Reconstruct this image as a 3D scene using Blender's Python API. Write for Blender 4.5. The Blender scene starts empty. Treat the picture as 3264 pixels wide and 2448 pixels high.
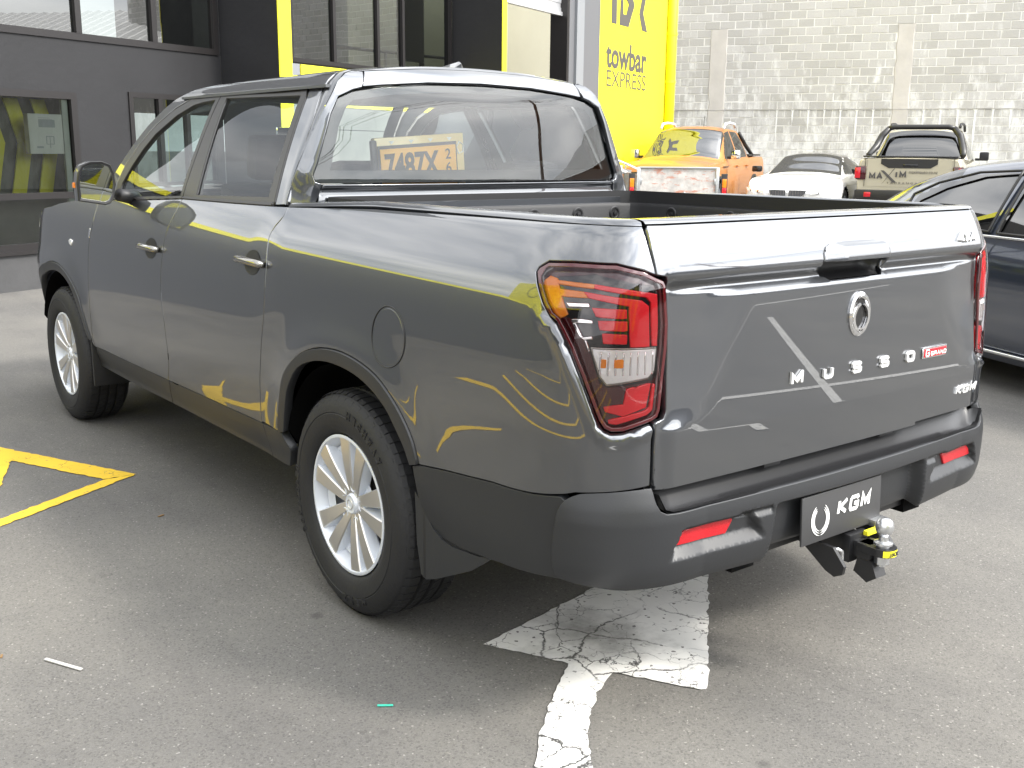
import bpy, bmesh, math, random
import numpy as np
from mathutils import Vector, Matrix
from mathutils.geometry import delaunay_2d_cdt
SC=bpy.context.scene
COL=SC.collection
random.seed(7); RNG=np.random.default_rng(11)
# ---------------- camera ----------------
cd=bpy.data.cameras.new('camera'); cam_o=bpy.data.objects.new('camera',cd); COL.objects.link(cam_o); SC.camera=cam_o
YAW,PIT,ROL=0.66229,0.218855,0.0092397
cd.sensor_width=36; cd.lens=3340.8/3264*36; cd.clip_end=600; cd.clip_start=.05
_F=Vector((math.sin(YAW)*math.cos(PIT),math.cos(YAW)*math.cos(PIT),-math.sin(PIT)))
_R=Vector((math.cos(YAW),-math.sin(YAW),0)); _U=_R.cross(_F)
_R2=_R*math.cos(ROL)+_U*math.sin(ROL); _U2=-_R*math.sin(ROL)+_U*math.cos(ROL)
m=Matrix((_R2,_U2,-_F)).transposed().to_4x4(); m.translation=Vector((-2.532476,-2.908632,1.516579)); cam_o.matrix_world=m
# ---------------- light ----------------
SUN_EL,SUN_AZ=math.radians(43),math.radians(150)     # azimuth clockwise from +Y
W=bpy.data.worlds.new('World'); SC.world=W; W.use_nodes=True
nt=W.node_tree; N=nt.nodes; L=nt.links; N.clear()
out=N.new('ShaderNodeOutputWorld'); bg=N.new('ShaderNodeBackground'); bg.inputs[1].default_value=.13
sky=N.new('ShaderNodeTexSky'); sky.sky_type='NISHITA'; sky.sun_disc=False; sky.sun_elevation=SUN_EL; sky.sun_rotation=SUN_AZ; sky.air_density=1.2; sky.dust_density=2.0
tc=N.new('ShaderNodeTexCoord'); mp=N.new('ShaderNodeMapping'); mp.inputs['Scale'].default_value=(1.6,1.6,5.0)
no=N.new('ShaderNodeTexNoise'); no.inputs['Scale'].default_value=1.5; no.inputs['Detail'].default_value=5; no.inputs['Roughness'].default_value=.5
cr=N.new('ShaderNodeValToRGB'); cr.color_ramp.elements[0].position=.32; cr.color_ramp.elements[0].color=(0.55,0.55,0.55,1); cr.color_ramp.elements[1].position=.55; cr.color_ramp.elements[1].color=(1,1,1,1)
no2=N.new('ShaderNodeTexNoise'); no2.inputs['Scale'].default_value=2.3; no2.inputs['Detail'].default_value=5
cr2=N.new('ShaderNodeValToRGB'); cr2.color_ramp.elements[0].position=.35; cr2.color_ramp.elements[0].color=(9.0,9.4,10.0,1); cr2.color_ramp.elements[1].position=.62; cr2.color_ramp.elements[1].color=(16.0,16.0,16.0,1)
mx=N.new('ShaderNodeMix'); mx.data_type='RGBA'
L.new(tc.outputs['Generated'],mp.inputs[0]); L.new(mp.outputs[0],no.inputs['Vector']); L.new(mp.outputs[0],no2.inputs['Vector'])
L.new(no.outputs[0],cr.inputs[0]); L.new(no2.outputs[0],cr2.inputs[0]); L.new(cr.outputs[0],mx.inputs[0]); L.new(sky.outputs[0],mx.inputs[6]); L.new(cr2.outputs[0],mx.inputs[7])
# bright thin cloud round the sun
_sv=(math.sin(SUN_AZ)*math.cos(SUN_EL),math.cos(SUN_AZ)*math.cos(SUN_EL),math.sin(SUN_EL))
dt=N.new('ShaderNodeVectorMath'); dt.operation='DOT_PRODUCT'; L.new(tc.outputs['Generated'],dt.inputs[0]); dt.inputs[1].default_value=_sv
mr=N.new('ShaderNodeMapRange'); mr.interpolation_type='SMOOTHSTEP'; mr.inputs[1].default_value=.45; mr.inputs[2].default_value=1.0; mr.inputs[3].default_value=1.0; mr.inputs[4].default_value=2.9; L.new(dt.outputs['Value'],mr.inputs[0])
vs=N.new('ShaderNodeVectorMath'); vs.operation='SCALE'; L.new(mx.outputs[2],vs.inputs[0]); L.new(mr.outputs[0],vs.inputs['Scale'])
L.new(vs.outputs[0],bg.inputs[0]); L.new(bg.outputs[0],out.inputs[0])
sd=bpy.data.lights.new('sun','SUN'); sd.energy=3.2; sd.angle=math.radians(9); sd.color=(1,.95,.87)
so=bpy.data.objects.new('sun',sd); COL.objects.link(so)
_d=Vector((math.sin(SUN_AZ)*math.cos(SUN_EL),math.cos(SUN_AZ)*math.cos(SUN_EL),math.sin(SUN_EL)))
so.rotation_euler=_d.to_track_quat('Z','Y').to_euler()
SC.view_settings.view_transform='Standard'; SC.view_settings.look='None'; SC.view_settings.gamma=1; SC.view_settings.exposure=0.45
SC.view_settings.use_curve_mapping=False
SC.render.resolution_x=1024; SC.render.resolution_y=768
# ---------------- materials ----------------
def mat(name,col,rough=.5,metal=0,coat=0,spec=.5,bump=0,bscale=40,var=0,vscale=3,emis=None,coatr=.03,flake=0):
    m=bpy.data.materials.new(name); m.use_nodes=True; n=m.node_tree.nodes; l=m.node_tree.links; b=n['Principled BSDF']
    b.inputs['Base Color'].default_value=(*col,1); b.inputs['Roughness'].default_value=rough; b.inputs['Metallic'].default_value=metal
    b.inputs['Coat Weight'].default_value=coat; b.inputs['Coat Roughness'].default_value=coatr; b.inputs['Specular IOR Level'].default_value=spec
    t=n.new('ShaderNodeTexCoord')
    if var:
        x=n.new('ShaderNodeTexNoise'); x.inputs['Scale'].default_value=vscale; x.inputs['Detail'].default_value=6; x.inputs['Roughness'].default_value=.6; l.new(t.outputs['Object'],x.inputs['Vector'])
        r=n.new('ShaderNodeMapRange'); r.inputs[1].default_value=.3; r.inputs[2].default_value=.7; r.inputs[3].default_value=1-var; r.inputs[4].default_value=1+var
        h=n.new('ShaderNodeHueSaturation'); h.inputs['Color'].default_value=(*col,1); l.new(x.outputs[0],r.inputs[0]); l.new(r.outputs[0],h.inputs['Value']); l.new(h.outputs[0],b.inputs['Base Color'])
        r2=n.new('ShaderNodeMapRange'); r2.inputs[3].default_value=max(0,rough-var*.4); r2.inputs[4].default_value=min(1,rough+var*.4); l.new(x.outputs[0],r2.inputs[0]); l.new(r2.outputs[0],b.inputs['Roughness'])
    if bump:
        x=n.new('ShaderNodeTexNoise'); x.inputs['Scale'].default_value=bscale; x.inputs['Detail'].default_value=4; l.new(t.outputs['Object'],x.inputs['Vector'])
        bp=n.new('ShaderNodeBump'); bp.inputs['Strength'].default_value=bump; bp.inputs['Distance'].default_value=.01; l.new(x.outputs[0],bp.inputs['Height']); l.new(bp.outputs[0],b.inputs['Normal'])
    if emis: b.inputs['Emission Color'].default_value=(*emis[:3],1); b.inputs['Emission Strength'].default_value=emis[3]
    return m
def glass(name,tint=(.5,.6,.57),ior=1.5,rough=0.0):
    m=bpy.data.materials.new(name); m.use_nodes=True; n=m.node_tree.nodes; l=m.node_tree.links; n.clear()
    o=n.new('ShaderNodeOutputMaterial'); g=n.new('ShaderNodeBsdfGlossy'); g.inputs['Roughness'].default_value=rough
    t=n.new('ShaderNodeBsdfTransparent'); t.inputs[0].default_value=(*tint,1); f=n.new('ShaderNodeFresnel'); f.inputs[0].default_value=ior
    x=n.new('ShaderNodeMixShader'); l.new(f.outputs[0],x.inputs[0]); l.new(t.outputs[0],x.inputs[1]); l.new(g.outputs[0],x.inputs[2]); l.new(x.outputs[0],o.inputs[0])
    return m
M={}
M['paint']=mat('dark_grey_metallic_paint',(.070,.075,.084),.35,.85,1.0,coatr=.012)
M['paint'].node_tree.nodes['Principled BSDF'].inputs['Coat IOR'].default_value=2.0
M['clad']=mat('dark_grey_cladding',(.020,.021,.023),.42,0,0,.45,.03,180)
M['black']=mat('black_plastic',(.012,.012,.013),.42,0,0,.5,.03,160)
M['liner']=mat('bed_liner_plastic',(.010,.010,.011),.5,0,0,.45,.05,120)
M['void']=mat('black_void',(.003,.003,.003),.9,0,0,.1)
M['gloss_black']=mat('gloss_black',(.008,.008,.009),.06,0,.5)
M['satin_black']=mat('satin_black_film',(.018,.017,.016),.35,0,0,.5)
M['rubber']=mat('tyre_rubber',(.014,.014,.015),.62,0,0,.4,.12,90,.15,8)
M['alloy']=mat('machined_alloy',(.66,.64,.60),.30,.9,.1,.5)
M['alloy2']=mat('silver_wheel_paint',(.62,.65,.70),.42,.2,.3)
M['chrome']=mat('chrome',(.82,.82,.83),.08,1)
M['steel']=mat('zinc_steel',(.62,.63,.64),.28,.9,0,.5,.02,60)
M['disc']=mat('brake_disc',(.12,.11,.10),.5,.6)
M['red']=mat('red_plastic',(.55,.008,.018),.12,0,.6)
M['redlit']=mat('bright_red_reflector',(.72,.008,.018),.22,0,.6,.5,.06,120)
M['redrefl']=mat('rear_reflector_red',(.40,.006,.012),.25,0,.3,.5,.2,200)
M['amber']=mat('amber_plastic',(.75,.22,.01),.15,0,.5)
M['clear']=mat('clear_lamp_plastic',(.78,.79,.80),.15,.25,.6,.5,.4,30)
M['glass_rear']=glass('rear_window_glass',(.90,.95,.93),1.78)
M['glass_side']=glass('side_window_glass',(.86,.94,.93),1.40)
M['glass_pane']=glass('building_window_glass',(.22,.25,.24),2.6)
M['glass_low']=glass('shop_window_glass',(.46,.50,.47),1.8)
M['lens']=glass('clear_lens',(.93,.9,.9),1.45)
M['lens_red']=glass('red_lens',(.75,.03,.05),1.5)
M['mirror']=mat('mirror_glass',(.85,.87,.88),.01,1)
M['seat']=mat('dark_seat_fabric',(.022,.024,.026),.8,0,0,.3)
M['seat2']=mat('interior_grey_trim',(.10,.105,.11),.7,0,0,.3)
M['white']=mat('white_paper',(.75,.75,.73),.6)
M['yellow']=mat('yellow_sign_paint',(.86,.80,.03),.5,0,0,.4,.05,5,.04,.8)
M['charcoal']=mat('charcoal_wall_paint',(.015,.015,.0165),.62,0,0,.4,.25,14,.14,1.3)
M['pillargrey']=mat('grey_pillar_paint',(.20,.21,.22),.5)
M['frame']=mat('dark_window_frame',(.020,.018,.018),.4,.3)
M['letter']=mat('sign_letter_grey',(.075,.07,.065),.5)
M['blackpaint']=mat('black_letter_paint',(.015,.015,.015),.5)
# ---------------- builders ----------------
def link(o,parent=None):
    COL.objects.link(o)
    if parent is not None: o.parent=parent
    return o
def empty(name,loc=(0,0,0),rz=0,label=None,cat=None,group=None,parent=None,kind=None):
    o=bpy.data.objects.new(name,None); o.location=loc; o.rotation_euler=(0,0,rz); o.empty_display_size=.2; link(o,parent)
    return tag(o,label,cat,group,kind)
def tag(o,label=None,cat=None,group=None,kind=None):
    if label:o['label']=label
    if cat:o['category']=cat
    if group:o['group']=group
    if kind:o['kind']=kind
    return o
def mk(name,v,f,m,parent=None,smooth=True,normals=None,sharp=None,uvw=None):
    me=bpy.data.meshes.new(name); me.from_pydata([tuple(map(float,q)) for q in v],[],[tuple(int(i) for i in q) for q in f])
    me.materials.append(m if not isinstance(m,str) else M[m])
    me.polygons.foreach_set('use_smooth',[smooth]*len(me.polygons))
    if sharp is not None and smooth: me.set_sharp_from_angle(angle=math.radians(sharp))
    if normals is not None:
        me.validate(clean_customdata=False)
        me.normals_split_custom_set_from_vertices([tuple(map(float,q)) for q in normals])
    me.update()
    return link(bpy.data.objects.new(name,me),parent)
class MB:
    def __init__(s): s.v=[]; s.f=[]
    def add(s,v,f):
        k=len(s.v); s.v+= [tuple(q) for q in v]; s.f+=[tuple(i+k for i in q) for q in f]; return s
    def box(s,x0,x1,y0,y1,z0,z1,mat4=None):
        v=[(x,y,z) for x in (x0,x1) for y in (y0,y1) for z in (z0,z1)]
        if mat4 is not None: v=[tuple(mat4@Vector(q)) for q in v]
        return s.add(v,[(0,1,3,2),(4,6,7,5),(0,4,5,1),(2,3,7,6),(0,2,6,4),(1,5,7,3)])
    def bbox(s,x0,x1,y0,y1,z0,z1,b=.005,mat4=None):
        """box with chamfered edges"""
        bm=bmesh.new(); v=[bm.verts.new((x,y,z)) for x in (x0,x1) for y in (y0,y1) for z in (z0,z1)]
        for q in [(0,1,3,2),(4,6,7,5),(0,4,5,1),(2,3,7,6),(0,2,6,4),(1,5,7,3)]: bm.faces.new([v[i] for i in q])
        bmesh.ops.bevel(bm,geom=bm.edges[:],offset=b,segments=2,affect='EDGES',profile=.6)
        bm.verts.index_update(); vv=[u.co.copy() for u in bm.verts]; ff=[[u.index for u in f.verts] for f in bm.faces]; bm.free()
        if mat4 is not None: vv=[mat4@q for q in vv]
        return s.add([tuple(q) for q in vv],ff)
    def prism(s,poly,d0,d1,fn):
        """poly: 2d points; fn(a,b,d)->3d; extruded from d0 to d1"""
        n=len(poly); v=[fn(a,b,d0) for a,b in poly]+[fn(a,b,d1) for a,b in poly]
        f=[tuple(range(n)),tuple(range(2*n-1,n-1,-1))]+[(i,(i+1)%n,n+(i+1)%n,n+i) for i in range(n)]
        f=[tuple(reversed(q)) for q in f]
        return s.add(v,f)
    def tube(s,pts,r,n=10,cap=True,closed=False):
        pts=[Vector(q) for q in pts]; k=len(pts); rs=r if isinstance(r,(list,tuple)) else [r]*k; v=[];f=[]
        up=None
        for i,q in enumerate(pts):
            if closed: t=(pts[(i+1)%k]-pts[i-1]).normalized()
            else: t=(pts[min(i+1,k-1)]-pts[max(i-1,0)]).normalized()
            if up is None: up=t.orthogonal().normalized()
            up=(up-t*up.dot(t)).normalized(); w=t.cross(up)
            for j in range(n):
                a=2*math.pi*j/n; v.append(tuple(q+(up*math.cos(a)+w*math.sin(a))*rs[i]))
        m=k if closed else k-1
        for i in range(m):
            for j in range(n):
                a=i*n+j; b=i*n+(j+1)%n; i2=(i+1)%k; f.append((a,b,i2*n+(j+1)%n,i2*n+j))
        if cap and not closed: f+= [tuple(range(n-1,-1,-1)),tuple(range((k-1)*n,k*n))]
        return s.add(v,f)
    def lathe(s,prof,n=64,fn=None,closed=False):
        """prof: (r,h); fn(x,y,h)->3d axis default z"""
        fn=fn or (lambda a,b,h:(a,b,h)); k=len(prof); v=[]
        for i in range(n):
            a=2*math.pi*i/n
            for r,h in prof: v.append(fn(r*math.cos(a),r*math.sin(a),h))
        f=[]
        for i in range(n):
            i2=(i+1)%n
            for j in range(k-1+(1 if closed else 0)): j2=(j+1)%k; f.append((i*k+j,i2*k+j,i2*k+j2,i*k+j2))
        return s.add(v,f)
    def grid(s,P,flip=False):
        """P: array (a,b,3)"""
        a,b=P.shape[:2]; v=P.reshape(-1,3).tolist(); f=[]
        for i in range(a-1):
            for j in range(b-1):
                q=(i*b+j,(i+1)*b+j,(i+1)*b+j+1,i*b+j+1); f.append(q[::-1] if flip else q)
        return s.add(v,f)
    def build(s,name,m,parent=None,smooth=False,sharp=None): return mk(name,s.v,s.f,m,parent,smooth,None,sharp)
def nrm(S,u,v,side,h=.0015):
    a=S(u+h,v)-S(u-h,v); b=S(u,v+h)-S(u,v-h); n=np.cross(a,b); n/= np.maximum(np.linalg.norm(n,axis=-1,keepdims=True),1e-9); return n*side
def densify(P,h):
    P=np.array(P,float); o=[]
    for i in range(len(P)):
        a=P[i]; b=P[(i+1)%len(P)]; k=max(1,int(math.ceil(np.linalg.norm(b-a)/h)))
        for j in range(k): o.append(a+(b-a)*j/k)
    return np.array(o)
def area2(P): x,y=P[:,0],P[:,1]; return np.sum(x*np.roll(y,-1)-np.roll(x,-1)*y)/2
def inset(P,d):
    """shift outline inward by d (positive) for a ccw polygon"""
    P=np.asarray(P,float)
    if area2(P)<0: P=P[::-1]
    a=P-np.roll(P,1,0); b=np.roll(P,-1,0)-P
    na=np.stack([-a[:,1],a[:,0]],1); nb=np.stack([-b[:,1],b[:,0]],1)
    na/=np.linalg.norm(na,axis=1,keepdims=True)+1e-12; nb/=np.linalg.norm(nb,axis=1,keepdims=True)+1e-12
    n=na+nb; l=np.linalg.norm(n,axis=1,keepdims=True); n/=l+1e-12; k=1/np.clip(np.sum(n*na,1,keepdims=True),.5,1)
    return P+n*d*k
def inside(P,q):
    x,y=q[:,0],q[:,1]; c=np.zeros(len(q),bool); n=len(P)
    for i in range(n):
        x0,y0=P[i]; x1,y1=P[(i+1)%n]
        t=((y0>y)!=(y1>y))&(x<(x1-x0)*(y-y0)/((y1-y0) if y1!=y0 else 1e-12)+x0); c^=t
    return c
def segdist(P,q):
    d=np.full(len(q),1e9); n=len(P)
    for i in range(n):
        a=P[i]; b=P[(i+1)%n]; ab=b-a; t=np.clip(((q-a)@ab)/(ab@ab+1e-12),0,1); d=np.minimum(d,np.linalg.norm(q-(a+t[:,None]*ab),axis=1))
    return d
def smoothpoly(P,it=1,keep=60):
    """Chaikin on shallow corners only"""
    P=np.array(P,float)
    for _ in range(it):
        o=[]; n=len(P)
        for i in range(n):
            a,b,c=P[i-1],P[i],P[(i+1)%n]; u=b-a; w=c-b; ang=math.degrees(math.acos(np.clip(u@w/(np.linalg.norm(u)*np.linalg.norm(w)+1e-12),-1,1)))
            if ang>keep or ang<2: o.append(b)
            else: o+= [b-u*.22,b+w*.22]
        P=np.array(o)
    return P
def panel(name,S,out,m,parent,sgn=1,h=.03,gap=.0022,edge=.014,off=0,holes=(),bev=.0022,mirror=False,offn=None,hv=None,lines=()):
    """sheet cut from surface S(u,v) along an outline, with a rolled edge; exact surface normals.
    offn: optional function(u,v)->offset along the normal (relief)"""
    hv=hv or h
    if offn is None and off==0: SS=S
    else:
        def SS(u,v):
            base=S(u,v); n=nrm(S,u,v,sgn); o=off+(offn(u,v) if offn is not None else 0); return base+n*np.broadcast_to(o,base.shape[:-1])[...,None]
    loops=[inset(densify(out,h*.7),gap+bev)]
    for q in holes: loops.append(inset(densify(q,h*.7),-(gap+bev)))
    pts=[];edges=[];k=0
    for lp in loops:
        pts+=lp.tolist(); n=len(lp); edges+=[(k+i,k+(i+1)%n) for i in range(n)]; k+=n
    nb=k; o=loops[0]; x0,y0=o.min(0); x1,y1=o.max(0)
    gx,gy=np.meshgrid(np.arange(x0,x1,h),np.arange(y0,y1,hv)); gx=gx+(np.arange(gx.shape[0])%2)[:,None]*h*.5
    q=np.stack([gx.ravel(),gy.ravel()],1); q=q[inside(o,q)]
    for lp in loops[1:]: q=q[~inside(lp,q)]
    for lp in loops: q=q[segdist(lp,q)>min(h,hv)*.45]
    for ln in lines:
        P_=np.array(ln,float); Q=np.concatenate([P_[i]+(P_[i+1]-P_[i])*np.linspace(0,1,max(2,int(np.linalg.norm(P_[i+1]-P_[i])/(h*.7))))[:,None] for i in range(len(P_)-1)])
        dl=np.min(np.linalg.norm(q[:,None,:]-Q[None],axis=2),1); q=q[dl>.0022]
        edges+=[(k+i,k+i+1) for i in range(len(Q)-1)]; pts+=Q.tolist(); k+=len(Q)
    allp=pts+q.tolist()
    r=delaunay_2d_cdt([Vector(a) for a in allp],edges,[],0,1e-7)
    V=np.array([tuple(a) for a in r[0]]); T=np.array([t for t in r[2]])
    c=V[T].mean(1); ok=inside(o,c)
    for lp in loops[1:]: ok&=~inside(lp,c)
    T=T[ok]; used=np.unique(T); rm=-np.ones(len(V),int); rm[used]=np.arange(len(used)); T=rm[T]; V=V[used]
    P=SS(V[:,0],V[:,1]); Nn=nrm(SS,V[:,0],V[:,1],sgn)
    fn=np.cross(P[T[:,1]]-P[T[:,0]],P[T[:,2]]-P[T[:,0]]); fl=np.sum(fn*Nn[T[:,0]],1)<0; T[fl]=T[fl][:,::-1]
    verts=P.tolist(); norms=Nn.tolist(); faces=T.tolist()
    # boundary edges (directed, from faces)
    ed={}
    for t in faces:
        for i in range(3): ed[(t[i],t[(i+1)%3])]=1
    bd=[e for e in ed if (e[1],e[0]) not in ed]
    tang={}
    for a,b in bd:
        d=P[b]-P[a]; nn=Nn[a]+Nn[b]; t=np.cross(d,nn); t/=np.linalg.norm(t)+1e-12
        for i in (a,b): tang[i]=tang.get(i,0)+t
    ring1={};ring2={}
    for i,t in tang.items():
        t=t/(np.linalg.norm(t)+1e-12)
        ring1[i]=len(verts); verts.append((P[i]+t*bev-Nn[i]*bev).tolist()); norms.append(((t*.9+Nn[i]*.45)/np.linalg.norm(t*.9+Nn[i]*.45)).tolist())
        ring2[i]=len(verts); verts.append((P[i]+t*bev-Nn[i]*(bev+edge)).tolist()); norms.append(t.tolist())
    for a,b in bd:
        faces.append([b,a,ring1[a],ring1[b]]); faces.append([ring1[b],ring1[a],ring2[a],ring2[b]])
    ob=mk(name,verts,faces,m,parent,True,norms)
    if mirror:
        v2=[(-a,b,c_) for a,b,c_ in verts]; f2=[list(reversed(t)) for t in faces]; n2=[(-a,b,c_) for a,b,c_ in norms]
        return ob,mk(name,v2,f2,m,parent,True,n2)
    return ob
def strip(name,rows,m,parent,smooth=True,sharp=35,mirror=False,flip=False):
    P=np.array(rows,float); a=MB().grid(P,flip); ob=a.build(name,m,parent,smooth,sharp)
    if mirror:
        Q=P.copy(); Q[...,0]*=-1; return ob,MB().grid(Q,not flip).build(name,m,parent,smooth,sharp)
    return ob
DG=None
def text_mesh(s,size=1,depth=.01,bold=0,shear=0,spacing=1,bevel=0):
    cu=bpy.data.curves.new('t','FONT'); cu.body=s; cu.size=size; cu.extrude=depth/2; cu.offset=bold; cu.shear=shear; cu.space_character=spacing; cu.bevel_depth=bevel; cu.align_x='CENTER'; cu.align_y='CENTER'; cu.resolution_u=4
    ob=bpy.data.objects.new('t',cu); COL.objects.link(ob); dg=bpy.context.evaluated_depsgraph_get(); me=bpy.data.meshes.new_from_object(ob.evaluated_get(dg)); bpy.data.objects.remove(ob); bpy.data.curves.remove(cu)
    return me
def text(name,s,size,org,ax,ay,m,parent=None,depth=.006,fit=None,bold=0,shear=0,spacing=1,bevel=0):
    """lettering centred at org in the plane (ax,ay); fit=(w,h) scales the glyph box to that size"""
    me=text_mesh(s,size,depth,bold,shear,spacing,bevel); ax=Vector(ax).normalized(); ay=Vector(ay).normalized(); az=ax.cross(ay)
    v=np.array([tuple(q.co) for q in me.vertices]); lo=v.min(0); hi=v.max(0); c=(lo+hi)/2; v=v-c
    if fit: v[:,0]*=fit[0]/(hi-lo)[0]; v[:,1]*=fit[1]/(hi-lo)[1]
    A=np.array([tuple(ax),tuple(ay),tuple(az)]); v=v@A+np.array(tuple(Vector(org)))
    me.vertices.foreach_set('co',v.ravel()); me.materials.clear(); me.materials.append(M[m] if isinstance(m,str) else m); me.update(); me.name=name
    return link(bpy.data.objects.new(name,me),parent)

GLY={'M':[[(0,0),(0,1),(.5,.28),(1,1),(1,0)]],'U':[[(0,1),(0,.18),(.14,0),(.86,0),(1,.18),(1,1)]],'S':[[(1,.80),(.88,1),(.12,1),(0,.86),(0,.64),(.12,.52),(.88,.48),(1,.36),(1,.14),(.88,0),(.12,0),(0,.20)]],
'O':[[(.14,0),(.86,0),(1,.2),(1,.8),(.86,1),(.14,1),(0,.8),(0,.2),(.14,0)]],'K':[[(0,0),(0,1)],[(1,1),(.18,.5),(1,0)]],'G':[[(1,.8),(.88,1),(.14,1),(0,.84),(0,.16),(.14,0),(.88,0),(1,.14),(1,.46),(.5,.46)]],
'A':[[(0,0),(.5,1),(1,0)],[(.2,.34),(.8,.34)]],'I':[[(.5,0),(.5,1)]],'X':[[(0,0),(1,1)],[(0,1),(1,0)]],'4':[[(.78,0),(.78,1),(0,.30),(1,.30)]],'R':[[(0,0),(0,1),(.86,1),(1,.84),(1,.62),(.86,.48),(0,.48)],[(.55,.48),(1,0)]],'N':[[(0,0),(0,1),(1,0),(1,1)]],'D':[[(0,0),(0,1),(.8,1),(1,.78),(1,.22),(.8,0),(0,0)]]}
def blocktext(name,s,org,ax,ay,w,hgt,th,depth,m,parent,gap=.28,shear=0):
    """angular sans lettering made of mitred strokes; w = total width"""
    ax=Vector(ax).normalized(); ay=Vector(ay).normalized(); az=ax.cross(ay); org=Vector(org); wd=[.25 if c=='I' else 1 for c in s]; tot=sum(wd)+gap*(len(s)-1); u=w/tot; x=-w/2
    for c,k in zip(s,wd):
        B=MB(); cw=u*k
        for pl in GLY[c]:
            P=[np.array((x+th/2+(cw-th)*a,-hgt/2+th/2+(hgt-th)*b_)) for a,b_ in pl]; n=len(P); cl=np.allclose(P[0],P[-1]); L_=[];R_=[]
            for i in range(n):
                a=P[i]-P[i-1] if i>0 else (P[-1]-P[-2] if cl else P[1]-P[0]); b_=P[i+1]-P[i] if i<n-1 else (P[1]-P[0] if cl else P[-1]-P[-2])
                a=a/np.linalg.norm(a); b_=b_/np.linalg.norm(b_); na=np.array((-a[1],a[0])); nb=np.array((-b_[1],b_[0])); mm=na+nb; mm/=np.linalg.norm(mm)+1e-9; f=1/max(.45,mm@na); L_.append(P[i]+mm*th/2*f); R_.append(P[i]-mm*th/2*f)
            for i in range(n-1):
                q=[L_[i],L_[i+1],R_[i+1],R_[i]]; v=[]
                for d in (0,depth):
                    for p_ in q: v.append(tuple(org+ax*float(p_[0]+shear*p_[1])+ay*float(p_[1])+az*d))
                B.add(v,[(0,1,2,3),(7,6,5,4),(0,4,5,1),(2,6,7,3)]+([(3,7,4,0)] if i==0 and not cl else [])+([(1,5,6,2)] if i==n-2 and not cl else []))
        B.build(name,m,parent); x+=cw+gap*u
# ---- truck surfaces (x right, y forward, z up, metres; rear axle at y=0) ----
import numpy as np
def sst(a,b,x):
    t=np.clip((x-a)/(b-a),0,1); return t*t*(3-2*t)
def pch(xs,ys):
    xs=np.array(xs,float); ys=np.array(ys,float); h=np.diff(xs); d=np.diff(ys)/h
    m=np.zeros(len(xs)); m[0]=d[0]; m[-1]=d[-1]
    for i in range(1,len(xs)-1):
        m[i]=0 if d[i-1]*d[i]<=0 else 3*(h[i-1]+h[i])/((2*h[i]+h[i-1])/d[i-1]+(h[i]+2*h[i-1])/d[i])
    def f(x):
        x=np.asarray(x,float); i=np.clip(np.searchsorted(xs,x)-1,0,len(xs)-2)
        t=np.clip((x-xs[i])/h[i],-.2,1.2)
        return ((2*t**3-3*t**2+1)*ys[i]+(t**3-2*t**2+t)*h[i]*m[i]+(-2*t**3+3*t**2)*ys[i+1]+(t**3-t**2)*h[i]*m[i+1])
    return f
_bed=pch([.40,.50,.62,.74,.86,.98,1.08,1.15,1.20,1.25,1.30,1.335,1.36],[.925,.938,.944,.950,.955,.953,.945,.934,.919,.893,.862,.835,.79])
_door=pch([.40,.46,.52,.60,.72,.86,.98,1.08,1.14,1.19,1.24,1.29,1.33],[.90,.918,.930,.938,.950,.955,.950,.938,.927,.912,.892,.868,.845])
_rear=pch([.60,.71,.88,1.10,1.19,1.228,1.29,1.335,1.37],[-1.183,-1.185,-1.184,-1.180,-1.175,-1.168,-1.146,-1.124,-1.095])
U0=-.80; LC=.52; XR=.70; U1=3.42; LF=.85; XF=.50; YF=4.05
def halfx(y,z):
    w=sst(.45,.75,y); X=_bed(z)*(1-w)+_door(z)*w
    # arch flare
    for yc in (0,3.21):
        r=np.hypot(y-yc,z-.40); X=X+.016*np.exp(-((r-.50)/.09)**2)*sst(.40,.6,z)*(1-sst(.9,1.05,z))
    X=X-.0*y
    return X
def side(u,z):
    """u forward along the left side; past U0 it wraps round the rear corner"""
    u=np.asarray(u,float); z=np.asarray(z,float); u,z=np.broadcast_arrays(u,z)
    X=halfx(np.clip(u,U0,U1),z); Y=_rear(z); a=X-XR; b=U0-Y; n=2.6
    th=np.clip((U0-u)/LC,0,1)*np.pi/2
    c=np.abs(np.cos(th))**(2/n); s=np.abs(np.sin(th))**(2/n)
    # crease fade: corner sags softly
    x=np.where(u>=U0,X,XR+a*c); y=np.where(u>=U0,u,U0-b*s)
    ex=np.clip(U0-LC-u,0,None); x=x-ex
    tf=np.clip((u-U1)/LF,0,1)*np.pi/2; yf=YF-.10*np.clip(z-.8,0,None)-.06*np.clip(.7-z,0,None)
    x=np.where(u>U1,XF+(X-XF)*np.abs(np.cos(tf))**(2/2.4)-np.clip(u-U1-LF,0,None),x)
    y=np.where(u>U1,U1+(yf-U1)*np.abs(np.sin(tf))**(2/2.4)+.0*u,y)
    return np.stack([-x,y,z],-1)
def smax(a,b,k):
    h=np.clip(.5+.5*(a-b)/k,0,1); return b*(1-h)+a*h+k*h*(1-h)
_top=pch([1.190,1.205,1.222,1.232,1.26,1.30,1.335,1.352,1.365],[-1.150,-1.163,-1.178,-1.183,-1.176,-1.158,-1.136,-1.120,-1.095])
_xe=pch([.70,.84,.855,.87,.93,1.07,1.16,1.2],[1.1,.86,.72,.645,.575,.480,.435,.42])
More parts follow.
